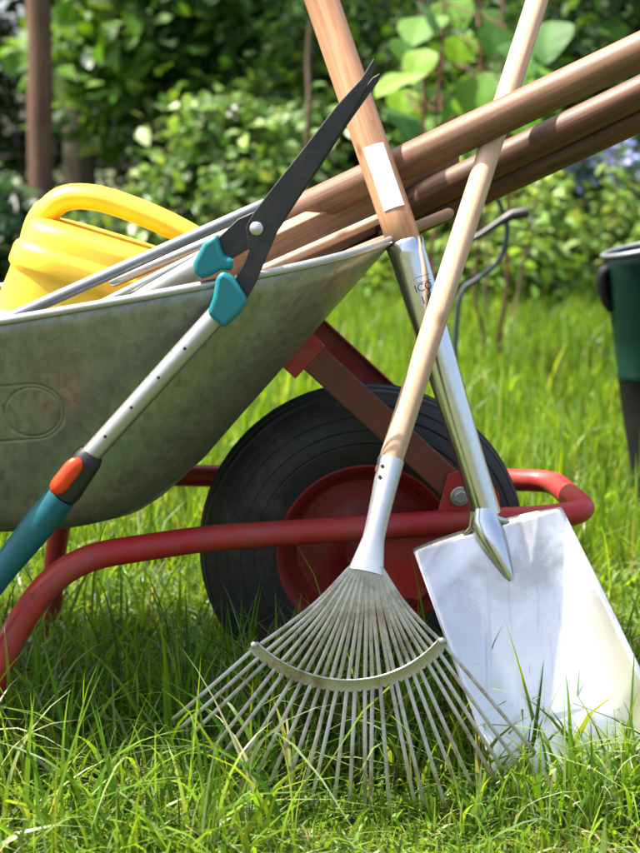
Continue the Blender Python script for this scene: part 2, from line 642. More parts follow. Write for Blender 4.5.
def grass_zone(n, x0, x1, y0, y1, hfun, wid, seg, straw=.05, curl=(.15, .7), green=G1, wedge=None):
    X = rng.uniform(x0, x1, n); Y = rng.uniform(y0, y1, n)
    if wedge is not None:
        k = np.abs(X) < wedge[0] + wedge[1] * Y
        X, Y = X[k], Y[k]; n = len(X)
    patch = .5 + .5 * np.sin(X * 7.3 + 2 * np.sin(Y * 5.1)) * np.cos(Y * 6.7 + 1.7 * np.sin(X * 4.3))
    Hh = hfun(X, Y) * (.55 + .35 * patch) * np.exp(rng.normal(0, .33, n))
    c = green[rng.integers(0, len(green), n)] * (1 + rng.normal(0, .16, (n, 1)))
    isst = rng.random(n) < straw * (.4 + 1.4 * patch)
    c[isst] = STRAW[rng.integers(0, 3, isst.sum())]
    c = np.clip(c, .01, .8)
    ty_ = rng.random(n) < .18
    c[ty_] = c[ty_] * .6 + np.array([.30, .28, .06]) * .3
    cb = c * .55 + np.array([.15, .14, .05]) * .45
    Wd = wid * np.exp(rng.normal(0, .3, n)) * (1 - .3 * isst)
    cu = rng.gamma(1.6, (curl[0] + curl[1]) / 3.2, n)
    Hh = np.where(isst, Hh * .7, Hh); cu = np.where(isst, cu * 1.6, cu)
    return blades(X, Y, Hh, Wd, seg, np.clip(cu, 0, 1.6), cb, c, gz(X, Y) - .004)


def h_near(X, Y):
    h = np.full_like(X, .105)
    h = h * (1 - .38 * np.exp(-((X + .28) / .3) ** 2 - ((Y - 1.9) / .28) ** 2))
    h = h + .06 * np.exp(-((X - .05) / .25) ** 2 - ((Y - 1.62) / .12) ** 2)
    h = h + .05 * np.exp(-((X - .33) / .09) ** 2 - ((Y - 1.44) / .06) ** 2)
    h = h * np.where((X > -.06) & (Y < 1.47), .5, 1.0)
    h = h * np.clip((Y - .4) / .9, .35, 1.0)
    # nothing tall right in front of the spade and the rake
    return h


gparts = [
    grass_zone(5000, -1.1, 1.1, .35, 1.25, lambda X, Y: np.full_like(X, .05), .004, 3, .12),
    grass_zone(30000, -.75, .75, 1.25, 2.25, h_near, .0042, 5, .08, (.45, 1.0)),
    grass_zone(12000, -.6, .6, 1.22, 1.6, lambda X, Y: np.full_like(X, .04), .0035, 3, .42, (.6, 1.4)),
    grass_zone(36000, -1.6, 1.6, 2.25, 3.6, lambda X, Y: np.full_like(X, .13), .005, 3, .05, (.05, .45), wedge=(.35, .3)),
    grass_zone(60000, -2.6, 2.6, 3.6, 6.2, lambda X, Y: np.full_like(X, .15), .008, 3, .04, (.05, .4), wedge=(.4, .3)),
    grass_zone(60000, -5, 5, 6.2, 11, lambda X, Y: np.full_like(X, .18), .014, 2, .03, (.05, .4), wedge=(.6, .32)),
]
V, f_, t_, c_ = join_np(gparts)
grass = np_mesh('grass', V, f_, t_, c_, M['grass'])
tag(grass, 'long bright green lawn grass mixed with pale straw blades', 'grass', kind='stuff')
# a few long single blades leaning over the front of the lawn
NB = 900
X = np.concatenate([rng.uniform(-.62, -.02, 330), rng.uniform(.14, .45, 480), rng.uniform(-.1, .5, 90)])
Y = np.concatenate([rng.uniform(1.30, 1.62, 330), rng.uniform(1.37, 1.47, 480), rng.uniform(1.5, 1.8, 90)])
Hh = rng.uniform(.13, .23, NB) * np.where(np.arange(NB) < 330, 1, .85)
Hh[330:810] *= np.where(X[330:810] < .25, .42, .62) * np.exp(rng.normal(0, .25, 480))
cc = np.clip(G1[rng.integers(0, 5, NB)] * (1 + rng.normal(0, .15, (NB, 1))), .01, .5)
pl = rng.random(NB) < .12
cc[pl] = np.array([.34, .38, .16])
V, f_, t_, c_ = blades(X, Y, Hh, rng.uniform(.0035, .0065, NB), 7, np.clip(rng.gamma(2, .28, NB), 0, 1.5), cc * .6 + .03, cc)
NW2 = 420
X = np.concatenate([rng.normal(-.075, .05, 150), rng.uniform(-.2, .28, 130), rng.uniform(-.55, -.15, 140)])
Y = np.concatenate([rng.uniform(1.52, 1.66, 150), rng.uniform(1.5, 1.66, 130), rng.uniform(1.6, 2.3, 140)])
Hh = rng.uniform(.10, .22, NW2)
cc = np.clip(G1[rng.integers(0, 5, NW2)] * (1 + rng.normal(0, .15, (NW2, 1))), .01, .5)
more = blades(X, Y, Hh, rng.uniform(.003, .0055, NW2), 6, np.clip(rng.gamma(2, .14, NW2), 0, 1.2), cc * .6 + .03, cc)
V, f_, t_, c_ = join_np([(V, f_, t_, c_), more])
tall = np_mesh('tall_grass', V, f_, t_, c_, M['grass'])
tag(tall, 'scattered long arching grass blades rising above the lawn', 'grass', kind='stuff')


# ================================================================== WHEELBARROW
PSI = math.radians(5)
WB = Vector((.054, 1.8, 0))
RB = Matrix.Rotation(PSI, 4, 'Z')
RBI = RB.inverted()
barrow = empty('wheelbarrow', WB, 'galvanised wheelbarrow with red tubular frame and black tyre, loaded with tools', 'wheelbarrow', rz=PSI)


def loc(p):
    return RBI @ (Vector(p) - WB)


def glob(p):
    return WB + RB @ Vector(p)


def zrim(x):
    return .592 + .2 * x + .05 * x * x


TR = dict(x0r=-.88, x1r=.019, hwr=.29, rr=.17, x0b=-.70, x1b=-.255, hwb=.195, rb=.11, zb=.272)


def rrect(x0, x1, hw, r, nc=10, ns=14):
    pts = []
    cs = [(x1 - r, -hw + r, -90), (x1 - r, hw - r, 0), (x0 + r, hw - r, 90), (x0 + r, -hw + r, 180)]
    for i, (cx, cy, a0) in enumerate(cs):
        for k in range(nc + 1):
            a = math.radians(a0 + 90 * k / nc)
            pts.append((cx + r * math.cos(a), cy + r * math.sin(a)))
        nxt = cs[(i + 1) % 4]
        a1 = math.radians(nxt[2])
        e = (nxt[0] + r * math.cos(a1), nxt[1] + r * math.sin(a1))
        s = pts[-1]
        for k in range(1, ns):
            pts.append((s[0] + (e[0] - s[0]) * k / ns, s[1] + (e[1] - s[1]) * k / ns))
    return pts


rimxy = rrect(TR['x0r'], TR['x1r'], TR['hwr'], TR['rr'])


def tray_ring(g, h):
    L = lambda a, b_: a + (b_ - a) * g
    q = rrect(L(TR['x0b'], TR['x0r']), L(TR['x1b'], TR['x1r']), L(TR['hwb'], TR['hwr']), L(TR['rb'], TR['rr']))
    return [Vector((x, y, TR['zb'] + h * (zrim(rx) - TR['zb']))) for (x, y), (rx, ry) in zip(q, rimxy)]


mb = MB()
lev = [(-.55, .0), (-.3, .0), (-.16, .004), (-.05, .03), (.03, .075), (.10, .13), (.2, .21), (.35, .36), (.5, .505), (.65, .655), (.8, .803), (.92, .92), (1, 1)]
mb.ring_strip([tray_ring(g, h) for g, h in lev], True, True, False)
tray = mb.build('tray', M['galv'], barrow, 50)
tray['label'] = 'scuffed grey galvanised steel pan'
sd = tray.modifiers.new('solid', 'SOLIDIFY'); sd.thickness = .002; sd.offset = 1
rimpath = [p + Vector((0, 0, .001)) for p in tray_ring(1.0, 1.0)]
mb = MB()
mb.tube(rimpath, .0048, 10, closed=True)
mb.build('rim', M['galv_rim'], tray)


def wall_hit(px, py):
    """where the sight line of a photo position meets the near side of the tray, in barrow coordinates"""
    a = loc(CP); d = loc(at(px, py, 1.5)) - a
    lo, hi = .8, 1.3
    for _ in range(40):
        mid = (lo + hi) / 2
        p = a + d * mid
        h = (p.z - TR['zb']) / (zrim(p.x) - TR['zb'])
        yw = -(TR['hwb'] + (TR['hwr'] - TR['hwb']) * h)
        if p.y < yw: lo = mid
        else: hi = mid
    return a + d * lo


# pressed ring and stadium in the sheet: shallow relief of the tray's own metal
ec = wall_hit(33, 412)
er = abs(wall_hit(61, 412).x - ec.x)
nt = M['galv'].node_tree
tcn = nd(nt, 'ShaderNodeTexCoord')
sx_ = nd(nt, 'ShaderNodeSeparateXYZ')
nt.links.new(tcn.outputs['Object'], sx_.inputs[0])


def mth(op, a, b_=None):
    n_ = nd(nt, 'ShaderNodeMath', operation=op)
    for k_, val in enumerate((a, b_)):
        if val is None: continue
        if isinstance(val, (int, float)): n_.inputs[k_].default_value = val
        else: nt.links.new(val, n_.inputs[k_])
    return n_.outputs[0]


dx_ = mth('SUBTRACT', sx_.outputs[0], ec.x)
dzv = mth('ADD', mth('MULTIPLY', mth('SUBTRACT', sx_.outputs[2], ec.z), 1.04), mth('MULTIPLY', mth('MINIMUM', dx_, 0.0), -.06))
ring_d = mth('ABSOLUTE', mth('SUBTRACT', mth('SQRT', mth('ADD', mth('MULTIPLY', dx_, dx_), mth('MULTIPLY', dzv, dzv))), er))
dxp = mth('MAXIMUM', dx_, 0.0)
sta_d = mth('ABSOLUTE', mth('SUBTRACT', mth('SQRT', mth('ADD', mth('MULTIPLY', dxp, dxp), mth('MULTIPLY', dzv, dzv))), er * 1.12))
dmin = mth('MINIMUM', ring_d, sta_d)
hgt_ = mth('MINIMUM', mth('DIVIDE', dmin, .0030), 1.0)
hgt_ = mth('MAXIMUM', hgt_, mth('MULTIPLY', mth('GREATER_THAN', sx_.outputs[1], 0.0), 1.0))
b2_ = nd(nt, 'ShaderNodeBump'); b2_.inputs['Strength'].default_value = .38; b2_.inputs['Distance'].default_value = .0022
nt.links.new(hgt_, b2_.inputs['Height'])
gb_ = nt.nodes['Principled BSDF']
nt.links.new(gb_.inputs['Normal'].links[0].from_socket, b2_.inputs['Normal'])
nt.links.new(b2_.outputs[0], gb_.inputs['Normal'])

# frame tube: rises from the near foot, runs forward under the tray, loops round the wheel and back down to the far foot
TZ = .256
fr = [(-.47, -.265, .012), (-.428, -.25, .15), (-.36, -.23, TZ - .006), (-.2, -.17, TZ), (.1, -.118, TZ), (.215, -.108, TZ), (.268, -.085, TZ + .002),
      (.268, .085, TZ + .002), (.215, .108, TZ), (.1, .118, TZ), (-.2, .17, TZ), (-.385, .225, TZ - .006), (-.408, .235, .16), (-.425, .24, .012)]
path = fillet(fr, [.05, .085, .06, .04, .04, .07, .085, .085, .07, .04, .04, .06, .085, .05][1:-1], 8)
mb = MB(); mb.tube(path, .0152, 16)
frame = mb.build('frame_tube', M['red'], barrow)
# rear legs and handles (out of the picture on the left)
for s in (-1, 1):
    mb = MB()
    mb.tube(fillet([(-.47 if s < 0 else -.425, s * (.265 if s < 0 else .24), .014), (-.60, s * .275, .012), (-.72, s * .275, .30), (-.9, s * .285, .42), (-1.32, s * .30, .50)], [.06, .05, .08], 6), .0152, 14)
    h = mb.build('handle_tube', M['red'], barrow)
    mb = MB(); mb.tube([(-1.26, s * .299, .489), (-1.36, s * .301, .508)], .019, 14)
    mb.build('grip', M['black_plastic'], h)
# cross plate under the tray
mb = MB(); mb.box((-.5, 0, .262), (.02, 0, 0), (0, .262, 0), (0, 0, .006))
mb.build('cross_bar', M['red'], barrow)
# extra support leg behind, near the bend (dark red upright)
# braces: steel channel from the pan's front wall to the axle plates
for s in (-1, 1):
    dz_ = -.008 if s < 0 else .022
    top = Vector((-.085, s * .115, .475 + dz_)); bot = Vector((.118, s * .112, .285 + dz_))
    d = (bot - top).normalized(); L = (bot - top).length
    wv = d.cross(Vector((0, 1, 0))).normalized()
    mb = MB()
    mb.box((top + bot) / 2, d * (L / 2), wv * .0155, Vector((0, .0015, 0)))
    for e in (-1, 1):
        mb.box((top + bot) / 2 + wv * (.0157 * e) + Vector((0, -s * .008, 0)), d * (L / 2), wv * .0014, Vector((0, .009, 0)))
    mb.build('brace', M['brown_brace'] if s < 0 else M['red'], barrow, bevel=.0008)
    # flat foot of the brace on the pan
    mb = MB(); mb.box(top + Vector((-.008, 0, .0)), d * .024, wv * .026, Vector((0, .004, 0)))
    mb.build('brace_foot', M['red'], barrow, bevel=.001)
    # axle plate with bolt
    mb = MB()
    y = s * .117
    mb.prism([(.075, y, .262), (.088, y, .315), (.125, y, .325), (.15, y, .29), (.155, y, .255), (.055, y, .16), (-.02, y, .175), (-.03, y, .21), (.0, y, .24)], (0, -1 if s < 0 else 1, 0), .0035)
    pl_ = mb.build('axle_plate', M['red'], barrow, bevel=.0008)
    mb = MB(); mb.tube([(.103, y + s * .003, .288), (.103, y + s * .012, .288)], .0085, 6)
    mb.tube([(.103, y + s * .003, .288), (.103, y + s * .006, .288)], .012, 16)
    mb.build('bolt', M['bolt'], pl_, bevel=.001)

# wheel
WR = .2
wheel_e = None


def lathe_y(prof, n=64, cen=(0, 0, WR)):
    c0 = Vector(cen)
    m_ = MB()
    rings = []
    for k in range(n):
        a = 2 * math.pi * k / n
        rings.append([c0 + Vector((r * math.cos(a), y, r * math.sin(a))) for r, y in prof])
    rings.append(rings[0])
    m_.ring_strip(rings, False, False, False)
    return m_


rim_prof = [(.106, -.030), (.113, -.037), (.117, -.041), (.116, -.046), (.110, -.046), (.103, -.040), (.099, -.030), (.094, -.016), (.085, -.006), (.06, -.004), (.045, -.008), (.032, -.02), (.026, -.045), (.012, -.045)]
full = rim_prof + [(r, -y) for r, y in rim_prof[::-1]]
m_ = lathe_y(full, 72)
wheel = m_.build('wheel', M['red_rim'], barrow, 35)
wheel['label'] = 'dark red steel wheel disc with black pneumatic tyre'
ty = [(.104, -.034), (.112, -.046), (.122, -.051), (.135, -.0535), (.137, -.0525), (.139, -.0538), (.150, -.054), (.152, -.053), (.154, -.0540), (.165, -.052), (.1675, -.0505), (.170, -.0515), (.178, -.048), (.180, -.046), (.182, -.0465), (.188, -.042),
      (.1915, -.038), (.188, -.0365), (.188, -.033), (.1945, -.031), (.1965, -.023), (.192, -.0215), (.192, -.0185), (.198, -.017), (.1995, -.008), (.194, -.006)]
typ = ty + [(.194, .006)] + [(r, -y) for r, y in ty[:-1][::-1]]
typ = [(.104 + (r - .104) * 1.085, y) for r, y in typ]
m_ = lathe_y(typ, 96)
m_.build('tyre', M['tyre'], wheel, 28)
mb = MB(); mb.tube([(0, -.125, WR), (0, .125, WR)], .0095, 12)
mb.build('axle', M['bolt'], barrow)
mb = MB()
mb.tube([(0.07, -.012, WR + .078), (.068, -.03, WR + .072)], .004, 8)
mb.build('valve', M['black_plastic'], wheel)

# ================================================================== POLES AND BOARDS IN THE TRAY
def pole(name, a, b, r, mat, label, seed=0, cat='pole', n=20, **k):
    o = rod(name, a, b, r, mat, None, n, seed=seed, **k)
    return tag(o, label, cat)


def extend(a, b, ta, tb):
    d = b - a
    return a + d * ta, b + d * tb


# thick upper pole
p0, p1 = at(270, 226, 1.745), at(640, 51, 1.605)
a, b_ = extend(p0, p1, -.62, .75)
pole('wooden_pole', a, b_, .0200, M['pole_wood'], 'thick round wooden pole crossing behind the spade handle, uppermost in the wheelbarrow', 3, warp=.008)
# two darker poles side by side under it
p0, p1 = at(335, 240, 1.80), at(640, 92, 1.70)
a, b_ = extend(p0, p1, -.55, .75)
pole('dark_pole', a, b_, .0185, M['dark_wood'], 'dark brown wooden pole the rake handle leans on, bright along its top edge', 5, warp=.01)
p0, p1 = at(400, 229, 1.80), at(640, 118, 1.725)
a, b_ = extend(p0, p1, -.85, 1.0)
pole('dark_pole', a, b_, .0165, M['dark_wood'], 'lowest dark wooden pole, in shade tight under the other brown pole', 6, warp=.01)
# flat board
p0, p1 = at(268, 258, 1.70), at(378, 205, 1.765)
a, b_ = extend(p0, p1, -1.2, .75)
d = (b_ - a).normalized(); L = (b_ - a).length
o = MB()
o.box((0, 0, L / 2), (.034, 0, 0), (0, .008, 0), (0, 0, L / 2))
brd = o.build('wooden_board', M['board_wood'], None, bevel=.002)
sidev = d.cross(Vector((0, -.55, .83))).normalized()
upv = sidev.cross(d)
Mx = Matrix((( upv.x, -sidev.x, d.x, a.x), (upv.y, -sidev.y, d.y, a.y), (upv.z, -sidev.z, d.z, a.z), (0, 0, 0, 1)))
brd.matrix_world = Mx
tag(brd, 'flat weathered wooden board lying in the tray between the poles and the rim', 'board')
# thin sticks near the rim
a, b_ = at(196, 300, 1.62), at(385, 216, 1.69)
pole('thin_stick', a, b_, .0060, M['rake_wood'], 'thin pale wooden stick in the tray, just under the flat board', 8, n=10)
a, b_ = at(270, 288, 1.60), at(452, 212, 1.735)
pole('thin_stick', a, b_, .0065, M['board_wood'], 'thin wooden stick over the tray front whose pale end shows past the spade', 9, n=10)
# grey tubes across the tray in front of the watering can
a, b_ = at(-30, 336, 1.555), at(268, 203, 1.60)
pole('grey_tube', a, b_, .0068, M['grey_tube'], 'dark grey metal tube lying across the yellow watering can', 10, 'tube', 14)
a, b_ = at(60, 325, 1.55), at(205, 252, 1.585)
pole('silver_tube', a, b_, .0050, M['alu'], 'slim silver tube in the tray between grey tube and shears handle', 11, 'tube', 12)
a, b_ = at(110, 283, 1.66), at(232, 232, 1.66)
pole('silver_tube', a, b_, .0065, M['alu'], 'bright silver tube end just below the watering can handle', 12, 'tube', 12)

# ================================================================== WATERING CAN
cb = at(70, 420, 1.74); cb.z = .285
can = empty('watering_can', cb, 'yellow plastic watering can with ribbed body tilted in the wheelbarrow tray', 'watering can')
TILT = math.radians(17)
ax_u = Vector((math.cos(TILT), 0, -math.sin(TILT)))        # along the can, right and down
ax_v = Vector((math.sin(TILT), 0, math.cos(TILT)))         # can up
ax_w = Vector((0, 1, 0))
ctop = at(98, 242, 1.70) - cb                              # middle of the top edge, near side


def cp(u, v, w):
    return ctop + ax_u * u + ax_v * v + ax_w * (w + .07)


mb = MB()
rings = []
prof = [(-.285, .82), (-.283, .93), (-.27, 1.0), (-.22, 1.03), (-.152, 1.03), (-.149, 1.035), (-.146, 1.07), (-.142, 1.085), (-.122, 1.085), (-.118, 1.075), (-.113, 1.035), (-.109, 1.005), (-.105, 1.0), (-.062, .975), (-.058, .98),
        (-.054, 1.015), (-.050, 1.022), (-.034, 1.018), (-.030, 1.005), (-.026, .965), (-.022, .955), (-.010, .945), (-.004, .925), (.0, .89), (.003, .83), (.005, .7)]
for v_, s_ in prof:
    ring = []
    for k in range(72):
        a = 2 * math.pi * k / 72
        ca, sa = math.cos(a), math.sin(a)
        e = .62
        x = .098 * s_ * math.copysign(abs(ca) ** e, ca)
        y = .085 * s_ * math.copysign(abs(sa) ** e, sa)
        # the body flares towards its foot on the left
        if x < 0: x *= 1 + max(0, -v_) * .55
        ring.append(cp(x, v_, y))
    rings.append(ring)
mb.ring_strip(rings)
body = mb.build('body', M['yellow'], can, 60)
# handle: thick flattened loop over the top
mb = MB()
hp = [(-.083, -.03), (-.081, .0), (-.064, .030), (-.030, .043), (.015, .044), (.07, .038), (.122, .026), (.165, .008), (.192, -.018), (.190, -.055), (.14, -.085)]
path = spline([cp(u, v_, 0) for u, v_ in hp], 6)
rad = []
for i in range(len(path)):
    t = i / (len(path) - 1)
    th_ = .0175 if t < .15 else .0155
    rad.append((th_, .024))
mb.tube(path, rad, 20, ref=ax_v)
hd = mb.build('handle', M['yellow'], can, 70)
# spout going out to the far right inside the tray
mb = MB()
mb.tube(spline([cp(.07, -.22, .0), cp(.13, -.17, .03), cp(.18, -.10, .06), cp(.21, -.06, .085)], 5), [.03, .028, .026, .024, .023, .022, .021, .02, .019, .018, .017, .017, .016, .016, .016, .016], 16)
mb.build('spout', M['yellow'], can, 60)

# ================================================================== HEDGE SHEARS
sh0 = at(40, 560, 1.47); shb = Vector((sh0.x, sh0.y, sh0.z))
shears = empty('hedge_shears', at(0, 592, 1.492), 'hedge shears with black blades and teal telescopic handles hooked over the tray rim', 'shears')
sO = shears.location.copy()


def sp(px, py, D=1.492):
    return at(px, py, D)


fwd = Vector((0, 1, 0))


def flat_poly(pts, D, th, name, mat, parent, bevel=.0008):
    m_ = MB(sO)
    m_.prism([at(x, y, D) for x, y in pts], (0, 1, 0), th)
    return m_.build(name, mat, parent, bevel=bevel)


# blade joined to the lower (near) handle: comes up from lower right of the clamp, ends in the upper-left tip
bladeA = [(236, 290), (247, 299), (256, 283), (263, 266), (270, 250), (280, 226), (292, 206), (312, 176), (335, 140), (355, 108), (366, 88), (376, 68), (374, 58), (361, 79), (337, 105), (314, 135), (292, 163), (270, 191), (254, 212), (246, 226), (247, 240), (249, 251), (243, 265), (234, 281)]
flat_poly(bladeA, 1.492, .004, 'blade', M['blade'], shears)
bladeB = [(216, 240), (238, 219), (256, 211), (266, 212), (272, 204), (285, 190), (304, 170), (325, 142), (345, 118), (362, 92), (372, 78), (380, 73), (379, 80), (368, 96), (346, 127), (322, 165), (300, 197), (280, 228), (268, 243), (256, 246), (249, 249), (227, 262), (219, 262)]
flat_poly(bladeB, 1.497, .004, 'blade', M['blade'], shears)
m_ = MB(sO)
pv = at(256.5, 228.5, 1.492)
m_.tube([pv + Vector((0, .012, 0)), pv + Vector((0, .0, 0)), pv + Vector((0, -.0025, 0)), pv + Vector((0, -.0042, 0)), pv + Vector((0, -.0048, 0))], [.0072, .0072, .0068, .0045, .001], 18)
m_.build('pivot_bolt', M['bolt'], shears)
# clamps (teal) as lofted sleeves


def sleeve(pa, pb, wa, wb, ta, tb, name, mat, parent, n=16, mid=None):
    m_ = MB(sO)
    K = 8
    pa = Vector(pa); pb = Vector(pb)
    path = [pa + (pb - pa) * (k / K) for k in range(K + 1)]
    rad = []
    for k in range(K + 1):
        t = k / K
        rd = .86 if k in (0, K) else 1.0
        bul = 1 + (mid or 0) * math.sin(math.pi * t)
        rad.append(((ta + (tb - ta) * t) * rd, (wa + (wb - wa) * t) * rd * bul))
    m_.tube(path, rad, n, ref=(0, 1, 0))
    return m_.build(name, mat, parent, 60)


def clamp(pts, D, th):
    m_ = MB(sO)
    m_.prism([at(x, y, D) for x, y in pts], (0, 1, 0), th)
    o_ = m_.build('clamp', M['teal'], shears, 50, bevel=.0045, seg=4)
    return o_


clamp([(193, 263), (203, 243), (217, 234), (223, 256), (233, 260), (233, 271), (221, 270), (209, 277), (199, 280), (193, 272)], 1.482, .030)
clamp([(207, 314), (213, 297), (216, 277), (223, 271), (233, 278), (247, 301), (243, 311), (224, 329)], 1.470, .032)
# aluminium tubes
tubeN = (at(225, 306, 1.489), at(84, 462, 1.476))
m_ = MB(sO); m_.tube([tubeN[0], tubeN[1]], .0110, 18)
tb = m_.build('handle_tube', M['alu'], shears)
for px, py in ((188, 342), (162, 373.5), (135, 405), (109, 436)):
    t = (px - 225) / (84 - 225)
    q = tubeN[0] + (tubeN[1] - tubeN[0]) * t
    m_ = MB(sO); m_.tube([q + Vector((-.002, -.0098, .0)), q + Vector((-.002, -.0114, .0))], .0017, 10)
    m_.build('adjusting_hole', M['ink'], tb)
tubeF = (at(214, 258, 1.505), at(90, 330, 1.60))
m_ = MB(sO); m_.tube([tubeF[0], tubeF[1]], .0115, 18)
tb2 = m_.build('handle_tube', M['alu'], shears)
q = tubeF[0] + (tubeF[1] - tubeF[0]) * .33
m_ = MB(sO); m_.tube([q + Vector((0, -.0100, .004)), q + Vector((0, -.0118, .004))], .0018, 10)
m_.build('adjusting_hole', M['ink'], tb2)
# lock and grips
dN = (tubeN[1] - tubeN[0]).normalized()
pL = at(92, 453, 1.4765); pM = at(62, 496, 1.474); pE = at(-42, 626, 1.49)
lk = sleeve(pL, pM, .0150, .0172, .0145, .0155, 'locking_sleeve', M['black_plastic'], shears)
# orange push button on the upper left of the sleeve
bt = (at(80, 459, 1.458), at(53, 493, 1.4565))
m_ = MB(sO)
K = 10
ptl = [bt[0] + (bt[1] - bt[0]) * (k / K) for k in range(K + 1)]
wv = [.35, .8, .95, 1, 1, 1, 1, 1, .95, .8, .35]
m_.tube(ptl, [(.006 * w_, .0092 * w_) for w_ in wv], 16, ref=(0, 1, 0))
m_.build('release_button', M['orange'], lk, 60)
m_ = MB(sO)
gp = [pM + (pE - pM) * (k / 10) for k in range(11)]
m_.tube(gp, [(.0135, .0160 + .0012 * math.sin(k * .8)) for k in range(11)], 18, ref=(0, 1, 0))
m_.build('grip', M['teal_grip'], shears, 60)
m_ = MB(sO)
ge = (pE - pM).normalized()
m_.tube([pE - ge * .002, pE + ge * .03, pE + ge * .034], [(.0155, .0185), (.0155, .0185), (.012, .014)], 18, ref=(0, 1, 0))
m_.build('end_cap', M['black_plastic'], shears, 60)
# far grip inside the tray
dF = (tubeF[1] - tubeF[0]).normalized()
m_ = MB(sO); m_.tube([tubeF[1] - dF * .01, tubeF[1] + dF * .12], [(.014, .016), (.0145, .017)], 16, ref=(0, 1, 0))
m_.build('grip', M['teal_grip'], shears, 60)

# ================================================================== SPADE
top = at(322, 0, 1.703); soc = at(404.5, 243, 1.634); neck = at(487, 515, 1.602)
dirS = (top - soc).normalized()
topE = top + dirS * .30
bot = at(597, 806, 1.475)
spade = empty('spade', Vector((bot.x, bot.y, 0)), 'steel spade with wooden handle and wide bright blade standing in the grass', 'spade')
sB = spade.location.copy()
hnd = rod('handle', soc - dirS * .006, topE, .0192, M['spade_wood'], spade, 28, base=sB, seed=1, warp=.004)
hnd['label'] = 'smooth light brown wooden shaft'
# T grip at the top, out of the picture
gl = dirS.cross(Vector((0, 1, 0))).normalized()
rod('grip', topE - gl * .055, topE + gl * .055, .0185, M['spade_wood'], spade, 20, base=sB, seed=2)
# label on the handle
q = (dirS).to_track_quat('Z', 'Y')


def frame_from(dirv, toward):
    z = dirv.normalized()
    x = (toward - z * toward.dot(z)).normalized()
    return x, z.cross(x), z


lx, ly, lz = frame_from(dirS, (CP - soc))


def on_shaft(c, ang, r):
    return c + lx * (r * math.cos(ang)) + ly * (r * math.sin(ang))


c0 = at(383, 150, 1.68); c1 = at(398, 213, 1.66)
axis_pt = lambda t: soc + dirS * t
t0_, t1_ = (c1 - soc).dot(dirS), (c0 - soc).dot(dirS)
mb = MB(sB)
rows = []
for k in range(9):
    t = t0_ + (t1_ - t0_) * k / 8
    sl = .05 if k in (0, 8) else 0
    rows.append([on_shaft(axis_pt(t), math.radians(-30 + 72 * j / 12), .0203) for j in range(13)])
mb.ring_strip(rows, False, False, False)
mb.build('sticker', M['white_label'], spade, 60)
# socket: steel tube, tapering, flowing into the blade
mb = MB(sB)
path = [soc + dirS * .004, soc, soc - dirS * .005]
d2 = (neck - soc)
SN = 26
pth = [soc + d2 * (k / SN) for k in range(SN + 1)]
rads = []
for k in range(SN + 1):
    t = k / SN
    r_ = .0214 - .0052 * min(t * 1.25, 1) + (.0008 if k == 0 else 0)
    rads.append((r_, r_))
mb.tube([soc + dirS * .001] + pth, [(.0196, .0196)] + rads, 32, cap=False)
sock = mb.build('socket', M['socket_steel'], spade, 50)
# print on the socket
sdir = -d2.normalized()
px_, py_, pz_ = frame_from(sdir, (CP - soc))


def socket_text(txt, tpos, size, a_off):
    cu = bpy.data.curves.new('print_curve', 'FONT')
    cu.body = txt; cu.size = size; cu.align_x = 'CENTER'
    tmp = bpy.data.objects.new('print_tmp', cu); COL.objects.link(tmp)
    dg = bpy.context.evaluated_depsgraph_get()
    me_ = bpy.data.meshes.new_from_object(tmp.evaluated_get(dg))
    bpy.data.objects.remove(tmp)
    R_ = .0214 - .0052 * min(tpos * 1.25, 1) + .0003
    cpt = soc + d2 * tpos
    for v_ in me_.vertices:
        ang = a_off + v_.co.x / R_
        pnt = cpt + pz_ * v_.co.y + px_ * (R_ * math.cos(ang)) + py_ * (R_ * math.sin(ang))
        v_.co = pnt - sB
    return link('print', me_, M['ink'], sock, 0)


def socket_line(tpos, a0, a1, th_):
    mbl = MB(sB)
    R_ = .0214 - .0052 * min(tpos * 1.25, 1) + .0003
    cpt = soc + d2 * tpos
    rr = []
    for e in (-th_, th_):
        rr.append([cpt + pz_ * e + px_ * (R_ * math.cos(a)) + py_ * (R_ * math.sin(a)) for a in np.linspace(a0, a1, 10)])
    mbl.ring_strip(rr, False, False, False)
    return mbl.build('print', M['ink'], sock, 0)


socket_text('ICO', .178, .0125, .32)
socket_text('110', .222, .0125, .38)
socket_line(.255, .2, .8, .0008)
socket_line(.128, .0, .9, .0003)
socket_line(.148, .0, .9, .0003)

# blade: shallow dished plate
bl_t = at(411, 545, 1.600); br_t = at(559, 503, 1.600)
bl_b = at(513, 826, 1.470); br_b = at(688, 775, 1.475)
NU, NV = 28, 30
nrm = ((br_t - bl_t).cross(bl_b - bl_t)).normalized()
if nrm.y > 0: nrm = -nrm          # towards the viewer
grid = []
for j in range(NV + 1):
    v_ = j / NV
    row = []
    for i in range(NU + 1):
        u_ = i / NU
        p = (bl_t * (1 - u_) + br_t * u_) * (1 - v_) + (bl_b * (1 - u_) + br_b * u_) * v_
        s_ = abs(2 * u_ - 1)
        dish = .019 * max(0, (s_ - .5) / .5) ** 1.35 * (.35 + .65 * min(v_ * 3, 1)) + .005 * math.sin(v_ * 3.0)       # raised side edges
        # shoulders slightly dropped
        p = p + nrm * dish
        if j == 0:
            p = p + (bl_b - bl_t) * (.02 * s_ ** 3)
        row.append(p)
    grid.append(row)
mb = MB(sB)
mb.ring_strip(grid, False, False, False)
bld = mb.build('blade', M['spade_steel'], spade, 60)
bld['label'] = 'bright scratched steel blade'
so_ = bld.modifiers.new('solid', 'SOLIDIFY'); so_.thickness = .002; so_.offset = 0
